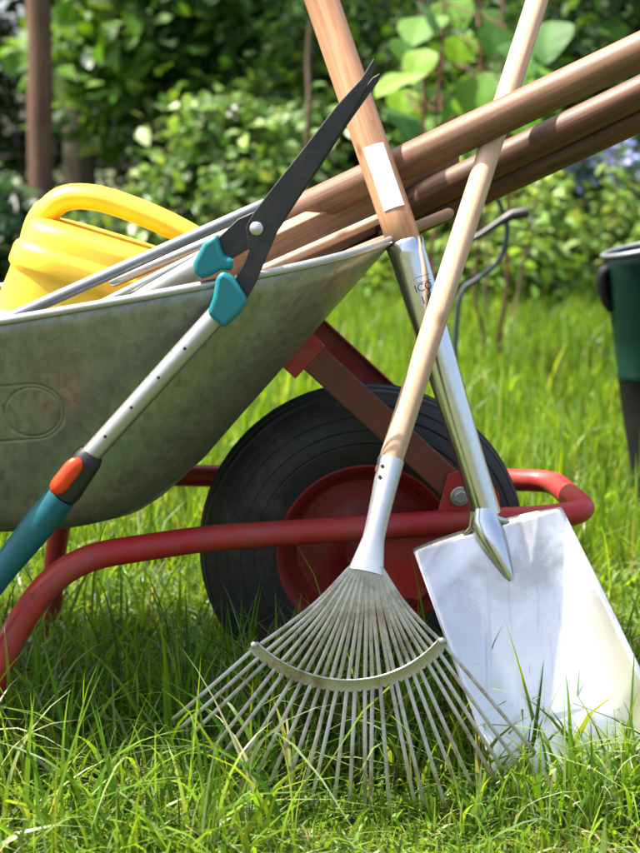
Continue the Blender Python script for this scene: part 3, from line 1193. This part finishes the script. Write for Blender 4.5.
# rounded strap tongue where the socket meets the plate
mb = MB(sB)
def plate(u_, v_):
    return (bl_t * (1 - u_) + br_t * u_) * (1 - v_) + (bl_b * (1 - u_) + br_b * u_) * v_ + nrm * (.005 * math.sin(v_ * 3.0))


fpt = plate(.515, .215) + nrm * .001
nk2 = soc + d2 * .97
path = [nk2, plate(.5, -.01) + nrm * .002, plate(.502, .04) + nrm * .002, plate(.506, .09) + nrm * .002, plate(.51, .15) + nrm * .0015, plate(.513, .195) + nrm * .001, fpt]
mb.tube(path, [.0162, .0175, .0178, .0150, .0100, .0060, .0028], 24)
# collars of the plate rolled round the neck on both sides
for e in (-1, 1):
    cpath = spline([plate(.5 + e * .04, -.05) + nrm * .012, plate(.5 + e * .085, -.005) + nrm * .006, plate(.5 + e * .15, .012) + nrm * .001], 5)
    mb.tube(cpath, [.006 - .004 * k / (len(cpath) - 1) for k in range(len(cpath))], 10)
mb.build('tongue', M['socket_steel'], spade, 60)

# ================================================================== LEAF RAKE
rO = at(366, 572, 1.44); rTop = at(537, 0, 1.757); rS = at(391, 460, 1.5005)
rake = empty('leaf_rake', Vector((.025, 1.40, 0)), 'metal fan leaf rake with wooden handle leaning on the wheelbarrow load', 'rake')
rB = rake.location.copy()
dR = (rTop - rS).normalized()
hnd = rod('handle', rS - dR * .02, rTop + dR * .55, .0128, M['rake_wood'], rake, 24, base=rB, seed=4, warp=.006)
# socket
mb = MB(rB)
K = 14
d3 = rO - rS
rings_p, rings_r = [], []
for k in range(K + 1):
    t = k / K
    e = max(0, (t - .35) / .65)
    e = e * e * (3 - 2 * e)
    depth = .0142 * (1 - e) + .0052 * e
    wid = .0142 * (1 - e * .55) + .0 if t < .72 else None
    w_ = .0142 - .0030 * math.sin(min(t / .7, 1) * math.pi / 2) if t < .7 else .0112 + (.0182 - .0112) * ((t - .7) / .3)
    rings_p.append(rS + d3 * t); rings_r.append((depth, w_))
mb.tube(rings_p, rings_r, 24, ref=(CP - rS))
soc_r = mb.build('socket', M['rake_socket'], rake, 60)
for t in (.07, .17):
    c_p = rS + d3 * t
    tw = (CP - c_p).normalized()
    side = d3.normalized().cross(tw).normalized()
    q_ = c_p + tw * .0118 - side * (-.0072 if side.x < 0 else .0072)
    m_ = MB(rB); m_.tube([q_, q_ + tw * .0028], .0021, 10)
    m_.build('rivet', M['rust'], soc_r)
# head plane
tipC = at(352, 840, 1.395)
aR = (tipC - rO).normalized()
lR = aR.cross((CP - rO)).normalized()
if lR.x < 0: lR = -lR
nR = lR.cross(aR)
if nR.y > 0: nR = -nR
orig = rO - aR * .018
R2 = .262


def R1f(phi):
    return .135 - .0155 * math.degrees(phi) / 45



def fan(phi, r, n_=0.0):
    return orig + aR * (r * math.cos(phi)) + lR * (r * math.sin(phi)) + nR * n_


NT = 25
for i in range(NT):
    u_ = i / (NT - 1)
    phi = math.radians(-47 + 90 * u_) + rng.normal(0, .006)
    R1 = R1f(phi)
    s_ = -.0165 + .033 * u_
    b0 = rO + lR * s_ * .92 - aR * .006
    stag = .0012 if i % 2 else -.0012
    b3_ = fan(phi, R1, stag)
    b1 = b0.lerp(b3_, .33) + aR * (.010 * abs(math.sin(phi)))
    b2 = b0.lerp(b3_, .68) + aR * (.007 * abs(math.sin(phi)))
    b3 = fan(phi, R1, stag)
    r2 = R2 + rng.normal(0, .003)
    b4 = fan(phi * 1.0 + rng.normal(0, .01), r2, .004)
    endp = b4 + aR * .010 - nR * .020 * 1.0
    endp.z = max(endp.z, .004)
    core = spline([b0, b1, b2, b3], 5)
    pts = core + [b3 + (b4 - b3) * .33 + nR * .003, b3 + (b4 - b3) * .66 + nR * .004, b4 - (b4 - b3) * .06 + nR * .002, b4, b4 + (endp - b4) * .35, endp]
    pts = [Vector((p.x, p.y, max(p.z, .002))) for p in pts]
    mb = MB(rB)
    mb.tube(pts, [(.0010, .0016)] + [(.0010, .0023)] * (len(pts) - 1), 6, ref=nR)
    mb.build('tine', M['rake_steel'], rake, 50)
# spreader band with scalloped lower edge
mb = MB(rB)
NB_ = 150
front = []
rows = [[], [], [], []]
for k in range(NB_ + 1):
    u_ = k / NB_
    phi = math.radians(-48.5 + 93 * u_)
    R1 = R1f(phi)
    sc = abs(math.sin((u_ * 93 - 1.5) / 90 * (NT - 1) * math.pi))
    lo_ = R1 + .0025 + .0032 * sc
    hi_ = R1 - .0065
    rows[0].append(fan(phi, hi_, .0012)); rows[1].append(fan(phi, hi_, .0052)); rows[2].append(fan(phi, R1 - .0045, .0042)); rows[3].append(fan(phi, lo_, .0038))
rows.append([p - nR * .0016 for p in rows[3]])
mb.ring_strip(rows, False, False, False)
bnd = mb.build('spreader_band', M['rake_steel'], rake, 30)
mb = MB(rB)
mb.tube([fan(math.radians(-48.5 + 93 * k / 60), R1f(math.radians(-48.5 + 93 * k / 60)) - .0066, .0040) for k in range(61)], .0012, 8)
mb.build('band_lip', M['rake_steel'], bnd)
for ph in (-48.2, 44.2):
    c_ = fan(math.radians(ph), R1f(math.radians(ph)) - .003, .004)
    m_ = MB(rB); m_.tube([c_, c_ + nR * .003, c_ + nR * .0042], [.0038, .0035, .002], 14)
    m_.build('rivet', M['rake_steel'], bnd)

# ================================================================== RUBBER BOOT
bc = at(643, 498, 2.75); bc.z = 0
boot = empty('rubber_boot', bc, 'dark green knee-high rubber boot with black foot standing at the right edge', 'boot')
lean = Vector((-.036, 0, .0))


def boot_ring(z, rx, ry, cx, cy=0, n=32, tilt=0.0):
    r_ = []
    for k in range(n):
        a = 2 * math.pi * k / n
        x = rx * math.cos(a); y = ry * math.sin(a)
        r_.append(Vector((cx + x, cy + y, z + tilt * x)))
    return r_


def boot_prof(z):
    t = z / .53
    return t


shaft = [(.02, .066, .058, .052), (.06, .068, .060, .048), (.10, .066, .058, .040), (.15, .065, .058, .030), (.20, .065, .058, .020), (.275, .066, .058, .009), (.278, .0675, .0595, .009), (.29, .0675, .0595, .008), (.293, .0665, .0585, .008), (.36, .070, .063, .0), (.44, .0745, .068, -.008), (.50, .0775, .072, -.014), (.525, .079, .074, -.015)]
mb = MB()
mb.ring_strip([boot_ring(z, rx, ry, cx, tilt=.22 * (z / .53) ** 2) for z, rx, ry, cx in shaft[5:]], True, False, False)
bs = mb.build('shaft', M['boot'], boot, 60)
s2 = bs.modifiers.new('solid', 'SOLIDIFY'); s2.thickness = .004; s2.offset = -1
mb = MB()
mb.ring_strip([boot_ring(z, rx, ry, cx, tilt=.22 * (z / .53) ** 2) for z, rx, ry, cx in shaft[:7]], True, True, False)
# foot going to the right
foot = []
for k in range(10):
    t = k / 9
    x = .0 + .22 * t
    hh = .06 * (1 - t) + .035 * t if t < .9 else .018
    ww = .042 + .010 * math.sin(t * 2.6) if t < .9 else .03
    foot.append([Vector((x, ww * math.cos(a), .022 + hh * (1 + math.sin(a)))) for a in [2 * math.pi * j / 20 for j in range(20)]])
mb.ring_strip(foot)
ft = mb.build('foot', M['boot_black'], boot, 60)
mb = MB()
mb.prism([(.27 + -.0 if False else x, y, 0) for x, y in [(-.03, -.035), (.03, -.045), (.12, -.05), (.2, -.048), (.235, -.02), (.235, .02), (.2, .048), (.12, .05), (.03, .045), (-.03, .035), (-.042, 0)]], (0, 0, 1), .022)
mb.build('sole', M['boot_black'], boot, 60, bevel=.003)
mb = MB()
zt, rx, ry, cx = shaft[-1]
mb.tube(boot_ring(zt, rx, ry, cx, tilt=.22), .0050, 8, closed=True)
mb.build('collar', M['grey_tube'], boot, 60)
mb = MB()
mb.tube(spline([(cx - rx + .012, -.01, .487), (cx - rx - .002, -.01, .478), (cx - rx - .003, -.008, .455), (cx - rx + .006, -.006, .425), (cx - rx + .016, -.004, .405)], 4), [(.006, .012), (.008, .015), (.010, .017), (.011, .018), (.011, .018), (.011, .018), (.011, .018), (.011, .018), (.010, .018), (.010, .017), (.009, .017), (.009, .016), (.008, .015), (.008, .014), (.007, .013), (.006, .012), (.005, .011)], 12)
mb.build('strap', M['boot_black'], boot, 60)
mb = MB()
mb.ring_strip([boot_ring(.40, .064, .06, -.01, tilt=.1), boot_ring(.515, .0735, .068, -.0148, tilt=.21)], True, True, False)
mb.build('lining', M['boot_in'], boot, 60)

# ================================================================== DARK BENT STAKE
stk = at(452, 330, 3.2); stk.z = 0
stake = empty('bent_stake', stk, 'dark bent steel garden stake with a short crossbar behind the rake handle', 'stake')
mb = MB(stk)
pts = [Vector((at(455, 300, 3.2).x, 3.2, -.02)), at(456, 330, 3.2), at(462, 292, 3.2), at(476, 280, 3.2), at(496, 264, 3.2), at(505, 245, 3.2), at(507, 225, 3.2), at(501, 207, 3.2), at(494, 192, 3.2)]
mb.tube(spline(pts, 5), .0058, 10)
stm = mb.build('stem', M['dark_steel'], stake, 60)
mb = MB(stk)
mb.tube([at(466, 243, 3.19), at(482, 234, 3.19), at(500, 222, 3.19), at(512, 215, 3.19), at(528, 212, 3.19)], [.007, .007, .009, .0125, .012], 12)
mb.build('crossbar', M['black_plastic'], stake, 60)


# ================================================================== VEGETATION BEHIND
def branch(m_, a, b_, r0, r1, seed, wig=.08, K=7, n=8):
    rnd = random.Random(seed)
    pts = []
    L = (Vector(b_) - Vector(a)).length
    for k in range(K + 1):
        t = k / K
        p = Vector(a).lerp(Vector(b_), t)
        if 0 < k < K: p += Vector((rnd.uniform(-1, 1), rnd.uniform(-1, 1), rnd.uniform(-.4, .4))) * wig * L * .25
        pts.append(p)
    sp_ = spline(pts, 3)
    m_.tube(sp_, [r0 + (r1 - r0) * i / (len(sp_) - 1) for i in range(len(sp_))], n)


def crown_points(n, cen, rad, clumps, csize, hollow=.35):
    """leaf bases gathered in clumps spread through an uneven ellipsoid"""
    K = clumps
    d = rng.normal(0, 1, (K, 3)); d /= np.linalg.norm(d, axis=1)[:, None]
    rr = (hollow + (1 - hollow) * rng.random(K) ** .6)[:, None]
    lump = 1 + .22 * np.sin(d[:, :1] * 5 + cen[0]) + .18 * np.cos(d[:, 2:] * 6 + cen[1])
    cc_ = np.array(cen) + d * rr * lump * np.array(rad)
    idx = rng.integers(0, K, n)
    sz = csize * (.5 + rng.random(K))[idx][:, None]
    P_ = cc_[idx] + rng.normal(0, 1, (n, 3)) * sz * np.array([1, 1, .7])
    tone = rng.normal(0, .14, K)[idx]
    return P_, cc_, tone


def shrub(name, label, cat, cen, rad, n, clumps, csize, lsize, aspect, cols, mat='leaf', stems=5, base=None, stem_mat='stem', group=None, hollow=.3, droop=.35, stem_r=.02, foliage='foliage', trunk=None):
    base = Vector(base if base is not None else (cen[0], cen[1], 0))
    root = empty(name, base, label, cat, group)
    P_, cl_, tone = crown_points(n, cen, rad, clumps, csize, hollow)
    keep = P_[:, 2] > .03
    P_ = P_[keep]; tone = tone[keep]
    cs = palette(len(P_), cols) * (1 + tone[:, None])
    V, f_, t_, c_ = leaves(P_ - np.array(base), lsize * np.exp(rng.normal(0, .25, len(P_))), aspect, np.clip(cs, .004, .8), droop)
    fo = np_mesh(foliage, V, f_, t_, c_, M[mat], root)
    fo['kind'] = 'stuff'
    if trunk is None:
        m_ = MB(base)
        for k in range(stems):
            tgt = cl_[rng.integers(0, len(cl_))]
            branch(m_, base + Vector((rng.normal(0, .08), rng.normal(0, .06), -.03)), tgt, stem_r, stem_r * .3, k + int(abs(cen[0]) * 100), .25, 6, 6)
        m_.build('stem', M[stem_mat], root, 60)
    return root, cl_


def tree(name, label, x, y, h, r, lean_, cen, rad, n, clumps, csize, lsize, aspect, cols, bark, group=None, limbs=7, mat='leaf', limb_from=.45):
    root, cl_ = shrub(name, label, 'tree', cen, rad, n, clumps, csize, lsize, aspect, cols, mat, base=(x, y, 0), group=group, hollow=.25, foliage='crown', trunk=True)
    base = Vector((x, y, 0))
    m_ = MB(base)
    tp = Vector((x + lean_, y, h))
    branch(m_, base + Vector((0, 0, -.05)), tp, r, r * .45, int(x * 77) + 3, .015, 10, 14)
    for k in range(limbs):
        t = limb_from + (1 - limb_from) * k / limbs
        s_ = base.lerp(tp, t)
        branch(m_, s_, cl_[rng.integers(0, len(cl_))], r * .38 * (1.2 - t * .6), r * .08, k * 13 + int(y * 10), .12, 6, 7)
    m_.build('trunk', M[bark], root, 60)
    return root


DG = [(.022, .060, .010), (.032, .085, .012), (.042, .105, .014), (.024, .066, .018)]
MG = [(.06, .15, .012), (.085, .19, .016), (.12, .23, .02), (.065, .15, .02)]
LG = [(.15, .27, .04), (.19, .31, .06), (.26, .36, .12), (.12, .22, .03)]
YG = [(.10, .20, .015), (.13, .24, .02), (.16, .26, .03)]
BG = [(.03, .085, .04), (.045, .11, .05), (.06, .13, .06)]


def wpos(px, D):
    return (px - 320) / F * D * 1.0


# distant wood: one mass of leaves and a dark understorey that nobody could count
nW = 140000
Xw = rng.uniform(-9, 9, nW); Zw = rng.random(nW) ** .85 * 6.2; Yw = 12.5 + rng.random(nW) * 5 + .6 * np.sin(Xw * 1.7) + .25 * Zw * np.sin(Xw * .9 + 1)
cl = np.sin(Xw * 2.1 + Zw * 1.3) * np.cos(Zw * 2.3 - Xw * 1.1) + .6 * np.sin(Xw * 5.3 - Zw * 4.1)
kp = cl + rng.normal(0, .5, nW) > -.6
Pw = np.stack([Xw, Yw, Zw + .02], 1)[kp]
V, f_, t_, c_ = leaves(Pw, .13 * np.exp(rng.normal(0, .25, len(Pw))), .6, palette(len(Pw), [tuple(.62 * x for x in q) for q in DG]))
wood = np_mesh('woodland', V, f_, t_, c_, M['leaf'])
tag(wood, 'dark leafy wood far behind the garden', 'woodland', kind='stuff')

# trees one can tell apart on the left and behind
tree('conifer_tree', 'reddish-brown straight tree trunk at the left edge behind the watering can', wpos(51, 7.4), 7.4, 6.8, .070, -.12,
     (wpos(33, 7.4) - .7, 8.4, 6.2), (1.1, .9, 1.2), 6000, 60, .22, .10, .35, DG, 'bark_red', 'trees behind the garden', 8, limb_from=.55)
tree('dark_tree', 'darker thick trunk in shade just right of the reddish trunk', wpos(82, 11), 11.0, 6.5, .13, .1,
     (wpos(82, 11), 11.2, 5.2), (1.6, 1.3, 1.6), 8000, 80, .25, .11, .5, DG, 'bark_dark', 'trees behind the garden', 7, limb_from=.5)
tree('dark_tree', 'thin dark trunk behind the bright bush, left of centre', wpos(208, 10.5), 10.5, 5.8, .05, -.15,
     (wpos(205, 10.5), 10.6, 4.6), (1.3, 1.1, 1.5), 6500, 70, .22, .11, .55, DG + MG, 'bark_dark', 'trees behind the garden', 7, limb_from=.4)
tree('dark_tree', 'dark slender trunk behind the large-leaved plant, right of the spade handle', wpos(470, 11), 11.0, 6.0, .07, .2,
     (wpos(480, 11), 11.2, 4.9), (1.5, 1.2, 1.6), 7000, 70, .24, .11, .55, DG + MG, 'bark_dark', 'trees behind the garden', 7, limb_from=.45)
tree('dark_tree', 'brown trunk at the upper right corner above the wooden poles', wpos(600, 11.5), 11.5, 6.0, .10, -.1,
     (wpos(605, 11.5), 11.7, 4.6), (1.7, 1.2, 1.8), 8000, 80, .25, .11, .55, DG + MG, 'bark_dark', 'trees behind the garden', 7, limb_from=.45)

# shrubs
shrub('laurel_shrub', 'dark glossy laurel shrub at the left edge in front of the trunk', 'shrub', (wpos(-16, 6.6), 6.6, .36), (.2, .3, .30), 1500, 40, .08, .10, .45, BG + DG, 'gloss_leaf', 5, group='shrubs behind the lawn')
shrub('hazel_shrub', 'tall green leafy shrub filling the middle above the bright bush', 'shrub', (wpos(215, 9.2), 9.2, 1.55), (1.0, .6, .75), 8000, 120, .13, .125, .75, MG, 'leaf', 8, group='shrubs behind the lawn')
shrub('flowering_bush', 'bright pale-green bush with whitish leaves beyond the shears', 'bush', (wpos(246, 7.2), 7.2, .55), (.44, .40, .48), 6500, 110, .085, .07, .65, LG + MG, 'gloss_leaf', 8, group='shrubs behind the lawn')
shrub('low_bush', 'dark low bush in shade behind the yellow handle', 'bush', (wpos(125, 7.6), 7.8, .22), (.36, .4, .22), 1500, 36, .09, .07, .6, DG + BG, 'gloss_leaf', 5, group='shrubs behind the lawn')
shrub('hazel_shrub', 'mid-green shrub between the spade handle and the shears tips', 'shrub', (wpos(345, 8.2), 8.2, .95), (.5, .45, .7), 4200, 70, .11, .085, .7, MG + DG, 'leaf', 6, group='shrubs behind the lawn')
shrub('hazel_shrub', 'dense green shrub at the right behind the upper pole', 'shrub', (wpos(590, 8.8), 8.8, 1.25), (.75, .5, .7), 6000, 100, .12, .085, .65, MG + DG, 'leaf', 7, group='shrubs behind the lawn')
shrub('hazel_shrub', 'leafy shrub behind the large-leaved plant', 'shrub', (wpos(450, 7.6), 7.6, .95), (.55, .4, .6), 4500, 80, .10, .08, .65, MG, 'leaf', 6, group='shrubs behind the lawn')
shrub('low_bush', 'low light-green bush behind the bent stake, under the dark poles', 'bush', (wpos(480, 6.6), 6.6, .30), (.45, .35, .32), 3600, 60, .075, .07, .5, LG, 'leaf', 6, group='shrubs behind the lawn')
shrub('low_bush', 'sunlit light-green bush beside the rubber boot at the right', 'bush', (wpos(580, 7.4), 7.4, .26), (.58, .4, .25), 4600, 80, .08, .07, .5, LG + YG, 'leaf', 6, group='shrubs behind the lawn')
shrub('grey_bush', 'greyish pale-leaved low bush under the blue flowers at the right', 'bush', (wpos(618, 8.2), 8.2, .58), (.45, .3, .16), 2000, 40, .06, .055, .5, [(.16, .22, .16), (.2, .27, .2)], 'gloss_leaf', 5, group='shrubs behind the lawn')

# blue flowers
fl_root = empty('blue_flowers', (wpos(604, 7.8), 7.8, 0), 'patch of pale blue flowers below the dark poles at the right', 'flowers')
nP = 380
Pp = np.stack([rng.normal(wpos(604, 7.8), .30, nP), rng.normal(7.75, .10, nP), rng.normal(.69, .085, nP)], 1) - np.array(fl_root.location)
V, f_, t_, c_ = leaves(Pp, rng.uniform(.035, .06, nP), .9, palette(nP, [(.42, .46, .80), (.58, .60, .88), (.34, .38, .72)], .1), 0, .5)
np_mesh('petals', V, f_, t_, c_, M['petal'], fl_root)['kind'] = 'stuff'
nP = 1100
Pp = np.stack([rng.normal(wpos(604, 7.8), .28, nP), rng.normal(7.85, .12, nP), rng.random(nP) * .68 + .03], 1) - np.array(fl_root.location)
V, f_, t_, c_ = leaves(Pp, rng.uniform(.06, .1, nP), .3, palette(nP, MG), -.6)
np_mesh('foliage', V, f_, t_, c_, M['leaf'], fl_root)['kind'] = 'stuff'

# herb layer at the wood's edge
nH = 9000
Xh = rng.uniform(-3.2, 3.2, nH); Yh = rng.uniform(7.0, 11.5, nH)
Ph = np.stack([Xh, Yh, rng.random(nH) ** 1.3 * .42 * (.6 + .4 * np.sin(Xh * 4) * np.cos(Yh * 3)) + .03], 1)
V, f_, t_, c_ = leaves(Ph, rng.uniform(.05, .11, nH), .35, palette(nH, MG + LG), -.3)
herb = np_mesh('undergrowth', V, f_, t_, c_, M['leaf'])
tag(herb, 'leafy green undergrowth along the edge of the wood', 'undergrowth', kind='stuff')

# large-leaved plant near the middle right
bp = Vector((wpos(455, 4.6), 4.6, 0))
big = empty('large_leaved_plant', bp, 'plant with broad heart-shaped leaves on reddish stems behind the crossing handles', 'plant')


def big_leaf(c, size, tilt, yaw, roll, col):
    n_a = 9
    m_ = []
    fcs = []
    rows = 9
    Vv = []
    for j in range(rows + 1):
        v_ = j / rows
        wv_ = (math.sin(math.pi * min(v_ ** .62, 1)) ** .8) * .52 if 0 < v_ < 1 else 0.0
        for i in range(-3, 4):
            u_ = i / 3
            x = wv_ * u_ * size
            ybk = -.12 * size * (abs(u_) ** 1.5) * (1 - v_) ** 2
            z = -.16 * size * v_ ** 2 + .12 * size * abs(u_) * wv_ + .02 * size * math.sin(v_ * 18 + abs(u_) * 3) * abs(u_)
            Vv.append(Vector((x, v_ * size + ybk, z)))
    E_ = Matrix.Rotation(yaw, 3, 'Z') @ Matrix.Rotation(tilt, 3, 'X') @ Matrix.Rotation(roll, 3, 'Y')
    Vv = [E_ @ p + (Vector(c) - bp) for p in Vv]
    V_ = np.array([tuple(p) for p in Vv])
    F_ = []
    for j in range(rows):
        for i in range(6):
            a = j * 7 + i
            F_ += [a, a + 1, a + 8, a + 7]
    Cx = np.tile(np.array(col), (len(V_), 1)) * (1 + rng.normal(0, .05, (len(V_), 1)))
    # paler midrib
    for j in range(rows + 1):
        Cx[j * 7 + 3] = np.array(col) * 1.25 + .02
    return np_mesh('leaf', V_, np.array(F_), np.full(6 * rows, 4), Cx, M['leaf'], big)


bl = [(428, 18, .17, -.5, 2.7), (480, 12, .14, -.9, 3.6), (415, 75, .17, -.3, 2.2), (438, 92, .15, -1.0, 3.4), (485, 78, .19, -1.0, 3.0), (510, 45, .16, -.5, 3.9), (462, 38, .12, -1.1, 2.8), (395, 112, .15, -.6, 3.7),
      (430, 120, .13, -.8, 2.5), (500, 100, .16, -.6, 2.6), (540, 70, .15, -.5, 3.3), (452, 62, .12, -.4, 4.2), (520, 118, .13, -.8, 3.8), (408, 40, .13, -.7, 3.2), (470, 105, .14, -.5, 3.1), (550, 25, .15, -.8, 2.9), (448, 2, .15, -.6, 3.5), (495, 30, .13, -1.0, 3.2),
      (425, 52, .12, -.9, 2.4), (500, 62, .12, -.7, 3.5), (440, 138, .11, -.5, 3.0), (465, 85, .12, -1.1, 3.9), (405, 92, .12, -.9, 2.9), (530, 52, .12, -1.0, 2.6), (475, 140, .11, -.7, 2.7), (420, 5, .12, -.8, 3.9)]
anch = []
for i, (px, py, s_, tl, yw) in enumerate(bl):
    D = 4.6 + .35 * math.sin(i * 2.4)
    c_ = at(px, py, D)
    anch.append(c_)
    big_leaf(c_, s_ * .92, tl, yw, .3 * math.sin(i * 1.7), [(.09, .22, .012), (.05, .14, .02), (.15, .30, .008), (.06, .16, .03)][i % 4])
for px, r_ in ((422, .009), (443, .007), (505, .008), (478, .006)):
    m_ = MB(bp)
    b0 = Vector((wpos(px + random.uniform(-8, 8), 4.65), 4.65, -.03))
    t_p = at(px, -10, 4.65)
    branch(m_, b0, t_p, r_, r_ * .5, px, .06, 8, 8)
    for c_ in anch:
        if abs(c_.x - t_p.x) < .14 and random.random() < .8:
            s_ = b0.lerp(t_p, min(.98, max(.3, (c_.z - .06) / t_p.z)))
            branch(m_, s_, c_, .003, .002, int(c_.x * 1000), .1, 4, 5)
    m_.build('stem', M['red_stem'], big, 60)

# bare pole and saplings
rod('stick', (0, 0, 0), (0, 0, 1), .01, M['stem']) if False else None
sx = at(306, 130, 6.0)
m_ = MB((sx.x, 6.0, 0)); branch(m_, (sx.x - .02, 6.0, -.03), at(311, 20, 6.0), .014, .010, 5, .05, 8, 8)
o = m_.build('bare_stick', M['stem'], None, 60); o.location = (sx.x, 6.0, 0)
tag(o, 'thin bare brown stick upright left of the spade handle', 'stick')
for px, px2, D, lab in ((487, 489, 5.6, 'thin sapling stem behind the bent stake, left of the pair'), (512, 545, 5.8, 'thin sapling stem leaning right behind the bent stake'), (614, 616, 6.6, 'thin upright sapling stem above the rubber boot')):
    g0 = Vector((wpos(px, D), D, 0))
    m_ = MB(g0); branch(m_, g0 + Vector((0, 0, -.03)), at(px2, 150, D), .009, .005, px, .07, 7, 7)
    rt = empty('sapling', g0, lab, 'sapling', 'saplings on the lawn edge')
    m_.build('stem', M['stem'], rt, 60)
    nl = 60
    tt = rng.random(nl)
    e0 = np.array(at(px2, 150, D) - g0)
    Pl = e0[None, :] * (.5 + .5 * tt[:, None]) + rng.normal(0, .035, (nl, 3))
    V, f_, t_, c_ = leaves(Pl, rng.uniform(.03, .06, nl), .5, palette(nl, LG))
    np_mesh('foliage', V, f_, t_, c_, M['leaf'], rt)['kind'] = 'stuff'
